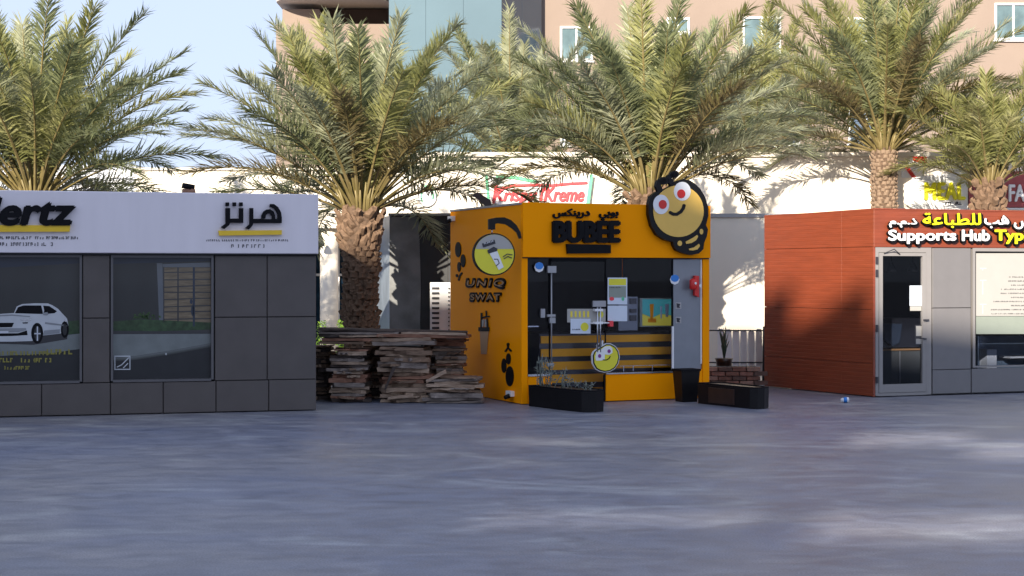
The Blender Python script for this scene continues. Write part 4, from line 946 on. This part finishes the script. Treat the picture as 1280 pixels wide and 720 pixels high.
# ------------------------------------------------------------------ podium and signs
def podium():
    Y = 33.0; fr = Fr(0, Y, 1, 0); U = lambda x, n=0: fr.pix(x, 300, n)[0]; Z = lambda y, n=0: fr.pix(640, y, n)[1]
    t = thing('shop_podium', (0, 35, 0), 'long cream sunlit shop podium behind the palms', 'building')
    # left wing: deep beam on columns over a recessed shopfront
    box('beam', fr, U(168), U(480), Z(285), Z(213), -3, 0, M['cream'], t)
    box('beam_ledge', fr, U(168), U(480), Z(213) + .002, Z(213) + .05, -3, .06, M['cream'], t)
    for x in (409, 300, 190):
        c = fr.p(U(x), 0, -.35); tube('column', [([c, c + Vector((0, 0, Z(285)))], .19)], M['cream'], t, seg=20)
    box('shopfront_wall', fr, U(168), U(480), 0, Z(285) + .2, -3.2, -2.6, M['winnavy'], t)
    boxes('mullion', fr, [(U(x, -2.5), U(x, -2.5) + .06, 0, Z(285), -2.55, -2.5) for x in (421, 433, 380, 330)] + [(U(330), U(470), Z(345, -2.5), Z(342, -2.5), -2.54, -2.49)], M['white'], t)
    box('grey_pier', fr, U(425), U(438), 0, Z(285), -1.4, -1.0, M['alu'], t)
    box('ground_band', fr, U(330), U(460), .0, .25, -.9, -.7, M['palewall'], t)
    # main wing
    box('main_wall', fr, U(480) + .002, U(1420), 0, Z(196), -4, 0, M['cream'], t)
    box('parapet_cap', fr, U(480), U(1420), Z(196) + .002, Z(196) + .09, -4, .08, M['cream'], t)
    tube('wall_lamp', [([fr.p(U(402), Z(308), .15), fr.p(U(402), Z(303), .15), fr.p(U(402), Z(299), .15)], [.09, .06, .02])], M['ink'], t, seg=10)
    tube('wall_lamp', [([fr.p(U(400), Z(252), .10), fr.p(U(405), Z(253), .12), fr.p(U(409), Z(250), .15)], [.02, .03, .04])], M['alu'], t, seg=8)
    # ring logo
    r = thing('ring_sign', fr.p(U(534), Z(260), 0), 'round green and white ring logo on the cream wall above the black cabin', 'sign')
    def ring(cx, cy, r0, r1, a0, a1, N=24): return ell(cx, cy, r0, r0 * 1.12, N, a0, a1) + ell(cx, cy, r1, r1 * 1.12, N, a0, a1)[::-1]
    P = lambda q: [fr.pix(x, y) for x, y in q]
    plates('disc', fr, [P(ell(534, 245, 11.8, 13.4, 30))], .001, .03, M['white'], r)
    plates('ring', fr, [P(ring(534, 245, 12.2, 10.9, 5, 250))], .031, .045, M['alu'], r)
    plates('ring', fr, [P(ring(534, 245, 12.2, 10.4, 255, 362))], .031, .045, M['signgreen'], r)
    plates('emblem', fr, [P(ring(534, 245, 8.6, 6.6, 150, 235, 10)), P(ring(534, 245, 8.8, 6.4, 280, 390, 12)), P([(525, 247), (527, 252), (529, 254), (527.5, 248)])], .031, .04, M['signgreen'], r)
    # doughnut shop sign
    s = thing('doughnut_shop_sign', fr.p(U(672), Z(262), 0), 'white and green framed sign with red script lettering above the orange kiosk', 'sign')
    q = .12
    P = lambda pts: [fr.pix(x, y, q) for x, y in pts]
    plates('board', fr, [P([(607, 221), (640, 221), (672, 228), (690, 229), (740, 219), (735, 262), (609, 262)])], .001, q, M['whitesign'], s)
    plates('green_edge', fr, [P([(606, 219), (609.5, 219), (613, 262), (610, 262)]), P([(620, 219.5), (645, 219.8), (674, 226.5), (672, 229.5), (642, 223.5), (620, 222.6)]), P([(737.5, 218), (741.5, 218), (736, 262), (731.5, 262)])], q + .001, q + .03, M['signgreen'], s)
    plates('red_flourish', fr, [P(stroke([(625, 236), (640, 232.2), (665, 231.2), (690, 231.8), (712, 229.6), (733, 228.6)], 3.2)), P(stroke([(620, 231), (617, 253)], 3.4)), P(stroke([(682, 234), (677, 240), (676, 250)], 3.4))], q + .001, q + .03, M['signred'], s)
    text('red_script', 'Krispy', fr, (616, 235.5, 671, 256), q + .002, q + .034, M['signred'], s, fat=.014, shear=.3)
    text('red_script', 'Kreme', fr, (680, 234, 730, 251.5), q + .002, q + .034, M['signred'], s, fat=.014, shear=.3)
    # script panel on the pale wall left of it
    scrawl('relief_lettering', fr, 563, 590, 222, 232, .001, M['soffit'], t, seed=90, gap=.2); scrawl('relief_lettering', fr, 565, 592, 243, 252, .001, M['soffit'], t, seed=91, gap=.3)
    # signs at the right
    s = thing('meal_sign', fr.p(U(1183), Z(262), 0), 'white sign board with bright yellow MEAL letters', 'sign')
    plates('board', fr, [pxs(fr, [(1140, 222), (1210, 214), (1210, 262), (1140, 262)], .06)], .001, .06, M['whitesign'], s)
    text('yellow_letters', 'MEAL', fr, (1157, 228.5, 1206, 249), .061, .10, M['meal'], s, fat=.022, off=.0, space=1.12)
    scrawl('script_line', fr, 1180, 1205, 252, 256, .062, M['ink'], s, seed=92, gap=.0)
    s = thing('maroon_sign', fr.p(U(1250), Z(262), 0), 'maroon sign board with white capital letters at the right edge', 'sign')
    plates('board', fr, [pxs(fr, [(1211, 216), (1340, 212), (1340, 259), (1211, 259.5)], .08)], .001, .08, M['maroon'], s)
    text('white_letters', 'D FAR', fr, (1243, 231, 1292, 251.5), .081, .12, M['white'], s, fat=.012)
    box('ledge', fr, U(1211, .1), U(1340, .1), Z(262, .1), Z(260, .1), .0, .12, M['white'], s)
    s = thing('red_white_sign', fr.p(U(1142), Z(222), 0), 'small red and white round shop emblem behind the right palm', 'sign')
    plates('board', fr, [pxs(fr, [(1127, 212), (1140, 196), (1158, 194), (1160, 206), (1150, 216), (1140, 222), (1128, 222)], .06)], .001, .05, M['white'], s)
    plates('red_stroke', fr, [pxs(fr, [(1130, 208), (1134, 206), (1145, 221), (1140, 222)], .06), pxs(fr, [(1140, 196), (1146, 194), (1158, 196), (1159, 205), (1150, 204), (1142, 201)], .06)], .051, .07, M['red'], s)
M['whitesign'] = mat('white_sign_board', (0.72, 0.72, 0.72), 0.4, var=.02)
podium()
def hedge():
    rnd = random.Random(17)
    for px0, px1, lab in ((396, 408, 'tiny lime green shrub left of the cream column'), (421, 432, 'tiny lime green shrub right of the cream column')):
        Y = 29.5; v = []; f = []
        for i in range(260):
            px = rnd.uniform(px0, px1); c = Vector(((px - 640) / F * Y, Y + rnd.uniform(-.15, .15), rnd.uniform(.1, .98)))
            a = Vector((rnd.uniform(-1, 1), rnd.uniform(-1, 1), rnd.uniform(-1, 1))).normalized() * .035; b = Vector((rnd.uniform(-1, 1), rnd.uniform(-1, 1), rnd.uniform(-1, 1))).normalized() * .02
            k = len(v); v += [c - a, c + b, c + a, c - b]; f.append((k, k + 1, k + 2, k + 3))
        tag(mesh('shrub', v, f, M['shrub']), lab, 'shrub')
hedge()

# ------------------------------------------------------------------ far buildings
def window_at(fr, x0, x1, y0, y1, m, t, mull=1):
    a = fr.pix(x0, y1); b = fr.pix(x1, y0); u0, z0 = a; u1, z1 = b; w = .07
    lst = [(u0, u0 + w, z0, z1, -.1, .05), (u1 - w, u1, z0, z1, -.1, .05), (u0 + w, u1 - w, z0, z0 + w, -.1, .05), (u0 + w, u1 - w, z1 - w, z1, -.1, .05)]
    o = boxes('window', fr, lst, M['white'], t)
    for k in range(mull):
        um = u0 + (u1 - u0) * (k + 1) / (mull + 1)
        box('mullion', fr, um - .03, um + .03, z0 + w, z1 - w, -.05, .03, M['white'], o)
    box('pane', fr, u0 + w, u1 - w, z0 + w, z1 - w, -.06, -.01, m, o)
    box('sill', fr, u0 - .05, u1 + .05, z0 - .06, z0 - .002, .001, .10, M['white'], o)
    box('reveal', fr, u0 - .02, u1 + .02, z0 - .0, z1 + .02, -.2, -.11, M['brownrecess'], o)
def wall_with_holes(name, fr, u0, u1, z0, z1, holes, m, t, d=.5):
    us = sorted(set([u0, u1] + [h[0] for h in holes] + [h[1] for h in holes])); lst = []
    for a, b in zip(us, us[1:]):
        mid = (a + b) / 2; cur = z0
        for h in sorted([h for h in holes if h[0] < mid < h[1]], key=lambda h: h[2]):
            lst.append((a, b, cur, h[2], -d, 0)); cur = h[3]
        lst.append((a, b, cur, z1, -d, 0))
    return boxes(name, fr, lst, m, t)
def peach_block():
    Y = 55.0; fr = Fr(0, Y, 1, 0)
    t = thing('peach_apartment_block', (12, 60, 0), 'tall peach rendered apartment block with white framed windows, upper right', 'building')
    W_ = [(700, 741, 33, 76, 'winteal'), (833, 862, 22, 42, 'winteal'), (928, 976, 21, 68, 'winteal'), (918, 1000, 134, 182, 'winblue'), (1243, 1290, 4, 50, 'winteal'), (700, 712, 152, 182, 'winblue'), (1060, 1105, 134, 180, 'winblue'), (1243, 1290, 134, 180, 'winblue'), (1060, 1105, 22, 66, 'winteal')]
    holes = []
    for x0, x1, y0, y1, m in W_:
        a = fr.pix(x0, y1); b = fr.pix(x1, y0); holes.append((a[0], b[0], a[1], b[1]))
    wall_with_holes('wall', fr, fr.pix(676, 0)[0], 24, 0, 24, holes, M['peach'], t)
    box('core', fr, fr.pix(676, 0)[0] + .01, 24, 0, 24, -10, -.55, M['brownrecess'], t)
    for x0, x1, y0, y1, m in W_: window_at(fr, x0, x1, y0, y1, M[m], t)
peach_block()
def glass_tower():
    c = ((627 - 640) / F * 52, 52.0); l = ((486 - 640) / F * 53.5, 53.5); r = ((677 - 640) / F * 54.6, 54.6)
    t = thing('glass_tower', (c[0], c[1] + 2, 0), 'blue grey glass tower with a dark side face, upper centre', 'building')
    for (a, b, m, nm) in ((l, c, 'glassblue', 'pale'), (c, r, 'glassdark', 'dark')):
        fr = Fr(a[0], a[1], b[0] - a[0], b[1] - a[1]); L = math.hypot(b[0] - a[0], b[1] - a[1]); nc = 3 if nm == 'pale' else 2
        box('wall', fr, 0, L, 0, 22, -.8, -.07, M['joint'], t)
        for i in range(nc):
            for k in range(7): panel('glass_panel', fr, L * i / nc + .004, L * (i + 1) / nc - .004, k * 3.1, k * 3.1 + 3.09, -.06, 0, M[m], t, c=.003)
glass_tower()
def balcony_block():
    Y = 58.0; fr = Fr(0, Y, 1, 0); U = lambda x: fr.pix(x, 20)[0]; Z = lambda y: fr.pix(400, y)[1]
    t = thing('balcony_block', (-7, 60, 0), 'peach block with a pale curved balcony slab, beside the glass tower', 'building')
    box('wall', fr, U(345), U(486), 0, Z(30), -6, 0, M['peach'], t)
    box('recess', fr, U(398), U(484), Z(30) + .002, Z(3), -6, -1.5, M['brownrecess'], t)
    box('upper_wall', fr, U(350), U(397), Z(30) + .002, Z(8), -6, -.6, M['peach'], t)
    c = fr.p(U(415), Z(7), 0); N = 30; pts = []
    for i in range(N + 1):
        a = math.pi + math.pi * i / N; pts.append((c.x + 2.2 * math.cos(a), c.y + .5 + 1.6 * math.sin(a)))
    pts += [(c.x + 2.2, c.y + 5), (c.x - 2.2, c.y + 5)]
    prism('balcony_slab', pts, 1.2, M['soffit'], t, z0=Z(1), taper=.06)
    box('top_storey', fr, U(360), U(480), Z(7) + 1.2, 20, -6, -1.0, M['peach'], t)
balcony_block()
def pale_block():
    Y = 70.0; fr = Fr(0, Y, 1, 0); U = lambda x: fr.pix(x, 200)[0]; Z = lambda y: fr.pix(100, y)[1]
    t = thing('pale_block', (-20, 72, 0), 'distant pale blue white block behind the left palm', 'building')
    box('wall', fr, U(-150), U(170), 0, Z(206), -8, 0, M['palewall'], t)
    for k, y in enumerate((213, 226)):
        for x in (-20, 20, 60, 100, 135): window_at(fr, x, x + 22, y, y + 8, M['winblue'], t)
pale_block()

# ------------------------------------------------------------------ date palms
def frond_mesh(rnd, L, e0, droop, start, dens, leafm, llen=.52, twist=0.0):
    """one pinnate leaf: base at the origin, growing towards +X"""
    V = []; Fc = []; I = []
    NS = 16; pts = []; p = Vector((0, 0, 0)); tang = []
    side = rnd.uniform(-.18, .18)
    for i in range(NS + 1):
        t = i / NS; e = e0 - droop * (t ** 1.4); yaw = side * t * t
        d = Vector((math.cos(e) * math.cos(yaw), math.cos(e) * math.sin(yaw), math.sin(e)))
        pts.append(p.copy()); tang.append(d); p = p + d * L / NS
    def at(t):
        k = min(int(t * NS), NS - 1); q = t * NS - k; return pts[k].lerp(pts[k + 1], q), tang[k].lerp(tang[k + 1], q).normalized()
    # midrib
    for i in range(NS + 1):
        r = .030 * (1 - i / NS) ** 1.1 + .004; d = tang[i]; s = d.cross(Vector((0, 0, 1))); s = s.normalized() if s.length > 1e-3 else Vector((0, 1, 0)); n = s.cross(d)
        V += [pts[i] + s * r, pts[i] + n * r * .7, pts[i] - s * r, pts[i] - n * r * .6]
    for i in range(NS):
        for s in range(4):
            s2 = (s + 1) % 4; Fc.append((i * 4 + s, i * 4 + s2, i * 4 + 4 + s2, i * 4 + 4 + s)); I.append(1)
    n = int(dens * L * (1 - start))
    for i in range(n):
        u = (i + .5) / n; t = start + (1 - start) * u
        prof = min(1, .45 + 2.6 * u) * (1 - .42 * max(0, u - .4) / .6)
        ang = R(60) * (1 - u) + R(34) * u
        for sg in (-1, 1):
            o, d = at(min(.999, max(0, t + rnd.uniform(-.4, .4) / n)))
            s = d.cross(Vector((0, 0, 1))); s = s.normalized() if s.length > 1e-3 else Vector((0, 1, 0)); nn = s.cross(d).normalized()
            if rnd.random() < .03: continue
            v = R(rnd.choice((5, 28, 52))) + rnd.uniform(-.16, .16) + twist * sg; a = ang + rnd.uniform(-.2, .2)
            dr = d * math.cos(a) + (s * sg * math.cos(v) + nn * math.sin(v)) * math.sin(a)
            l = llen * prof * rnd.uniform(.82, 1.12); w = .0125 * rnd.uniform(.8, 1.2)
            wd = dr.cross(nn); wd = wd.normalized() if wd.length > 1e-3 else s
            wd = (wd + nn * rnd.uniform(-.7, .7)).normalized()
            q1 = o + dr * l * .45 + Vector((0, 0, -.03 * l)); q2 = o + dr * l + Vector((0, 0, -rnd.uniform(.04, .30) * l))
            k = len(V); V += [o - wd * w * .4, o + wd * w * .4, q1 + wd * w, q1 - wd * w, q2]
            Fc += [(k, k + 1, k + 2, k + 3), (k + 3, k + 2, k + 4)]; I += [0, 0]
    me = bpy.data.meshes.new('frond'); me.from_pydata(V, [], Fc); me.materials.append(leafm); me.materials.append(M['rachis'])
    me.polygons.foreach_set('material_index', I); me.update(); return me

def boot_mesh(name, m, w=.13, h=.13, out=.07):
    # a cut leaf base: broad wedge that leans outwards and up
    v = [(-w / 2, 0, 0), (w / 2, 0, 0), (-w * .42, out * .55, h * .25), (w * .42, out * .55, h * .25), (-w * .30, out, h * .85), (w * .30, out, h * .85), (-w * .33, out * .35, h), (w * .33, out * .35, h), (0, out * .95, h * .35), (0, out * 1.2, h * .8)]
    f = [(0, 2, 8), (0, 8, 1), (1, 8, 3), (2, 4, 9, 8), (8, 9, 5, 3), (4, 6, 9), (9, 6, 7), (9, 7, 5), (0, 6, 4, 2), (1, 3, 5, 7)]
    me = bpy.data.meshes.new(name); me.from_pydata(v, [], f); me.materials.append(m); me.update(); return me
BOOT = {'brown': boot_mesh('leaf_base', M['boot']), 'pale': boot_mesh('leaf_base', M['bootpale'], .10, .085, .035), 'big': boot_mesh('leaf_base', M['boot'], .115, .19, .085)}
def palm(px, Y, zb, label, seed, r0, r1, n_f=46, L=(2.7, 3.4), boots=None, spread=1.0, mats=('leafA', 'leafB', 'leafB', 'leafC'), emin=20, dens=62, extra=None, xoff=0.0):
    rnd = random.Random(seed); X = (px - 640) / F * Y
    t = thing('date_palm', (X, Y, 0), label, 'palm tree', 'date palms in a row behind the kiosks')
    rings = 14; prof = []
    for i in range(rings + 1):
        s = i / rings; prof.append(r0 + (r1 - r0) * max(0, (s - .55) / .45) ** 1.3 + rnd.uniform(-.008, .008))
    pts = [Vector((X + xoff * (1 - i / rings), Y, zb * i / rings)) for i in range(rings + 1)]
    pts += [Vector((X, Y, zb + .12)), Vector((X, Y, zb + .28))]; prof += [r1 * .8, r1 * .35]
    tube('trunk', [(pts, prof)], M['trunk'], t, seg=16)
    if boots:
        zlo, zhi, rh, nb, kind = boots; z = zlo; row = 0
        while z < zhi:
            s = z / zb; r = r0 + (r1 - r0) * max(0, (s - .55) / .45) ** 1.3; top = s > .80 and kind == 'brown'
            me = BOOT['big'] if top else BOOT[kind]; m_ = nb
            for k in range(m_):
                a = 2 * math.pi * (k + .5 * (row % 2)) / m_ + rnd.uniform(-.1, .1)
                if math.sin(a) > .35: continue          # the far side is never seen closely; the trunk itself is textured
                o = bpy.data.objects.new('leaf_base', me); COL.objects.link(o); o.parent = t
                sc = rnd.uniform(.75, 1.2)
                o.location = (math.cos(a) * (r - .012) + xoff * (1 - s), math.sin(a) * (r - .012), z + rnd.uniform(-.015, .015))
                q_ = 2.2 if top else 1.0; o.rotation_euler = (rnd.uniform(-.2, .15) * q_, rnd.uniform(-.3, .3) * q_, a - math.pi / 2); o.scale = (sc, sc * rnd.uniform(.7, 1.3), sc)
            z += rh * (1.1 if top else 1); row += 1
    for i in range(n_f):
        s = (i + .5) / n_f                       # 0 = youngest, upright; 1 = oldest, hanging
        side_ = abs(math.cos(i * 2.399963)); e0 = R(87 - (87 - emin + 4 * side_) * s ** .9 + rnd.uniform(-5, 5)); dr = R(14 + (42 + 17 * side_) * s + rnd.uniform(-12, 16)) * spread
        l = rnd.uniform(*L) * (.72 + .28 * min(1, s * 4)) * (1 - .22 * s)
        m = M[rnd.choice(mats)] if s > .12 else M['leafC' if rnd.random() < .5 else 'leafB']
        if s > .84 and rnd.random() < .3: m = M['leafD']
        a = i * 2.399963 + rnd.uniform(-.2, .2)
        fr_ = max(0.0, -math.sin(a))                 # the kiosk side has been pruned back
        if px > 0: e0 += (R(78) - e0) * .55 * fr_ * s; dr *= 1 - .35 * fr_
        me = frond_mesh(rnd, l, e0, dr, rnd.uniform(.24, .32), dens, m, twist=rnd.uniform(-.2, .2))
        o = bpy.data.objects.new('frond', me); COL.objects.link(o); o.parent = t
        o.location = (math.cos(a) * r1 * .45, math.sin(a) * r1 * .45, zb + .12 - .14 * s); o.rotation_euler = (0, 0, a)
    for i in range(9):                           # short bright new leaves in the heart
        me = frond_mesh(rnd, rnd.uniform(.9, 1.5), R(rnd.uniform(58, 85)), R(25), .15, dens, M['leafC'], llen=.32)
        o = bpy.data.objects.new('frond', me); COL.objects.link(o); o.parent = t
        a = i * 2.4; o.location = (math.cos(a) * r1 * .6, math.sin(a) * r1 * .6, zb + .1); o.rotation_euler = (0, 0, a)
    # fibrous offshoots at the heart of the crown
    P = []
    for k in range(26):
        a = rnd.uniform(0, 6.28); q = Vector((X, Y, zb - .02)) + Vector((math.cos(a), math.sin(a), 0)) * r1 * .8
        P.append(([q, q + Vector((math.cos(a) * .06, math.sin(a) * .06, .22)), q + Vector((math.cos(a) * .16, math.sin(a) * .16, .36 + rnd.uniform(0, .15)))], [.035, .024, .012]))
    tube('cut_stalks', P, M['rachis'], t, seg=5)
    return t
palm(44, 25.6, 2.95, 'big green date palm behind the lilac fascia, leftmost of the row', 101, .24, .30, n_f=62, L=(3.1, 3.8), boots=(2.5, 3.0, .10, 12, 'brown'), mats=('leafA', 'leafA', 'leafB', 'leafC'))
palm(451, 25.2, 2.78, 'date palm with its whole brown scaly trunk showing beside the board stacks', 102, .225, .31, n_f=62, L=(3.2, 3.7), boots=(.55, 2.8, .085, 13, 'brown'))
palm(812, 25.8, 3.05, 'pale green date palm rising behind the bee sign and orange kiosk', 103, .24, .30, n_f=62, L=(3.1, 3.6), boots=(2.6, 3.05, .10, 12, 'brown'), mats=('leafA', 'leafB', 'leafB', 'leafC'), emin=29)
palm(1105, 31.6, 4.22, 'tallest date palm, pale knobbly trunk behind the terracotta kiosk', 104, .235, .25, n_f=62, L=(3.5, 4.1), boots=(2.9, 4.22, .075, 15, 'pale'), mats=('leafA', 'leafB', 'leafC', 'leafC'))
palm(1236, 30.4, 3.45, 'short yellowish date palm with a dark trunk near the right edge', 105, .235, .25, n_f=34, L=(1.9, 2.7), boots=(2.8, 3.5, .10, 12, 'brown'), mats=('leafC', 'leafC', 'leafC'), emin=32)
palm(640, 41, 4.35, 'date palm crown half hidden behind its neighbours above the doughnut sign', 106, .22, .27, n_f=60, L=(3.8, 4.6), mats=('leafB', 'leafA', 'leafB'), emin=20)
palm(945, 41, 4.35, 'yellow green palm crown between the bee sign palm and the tallest palm', 107, .2, .26, n_f=60, L=(4.0, 4.9), mats=('leafB', 'leafC', 'leafB'), emin=18)
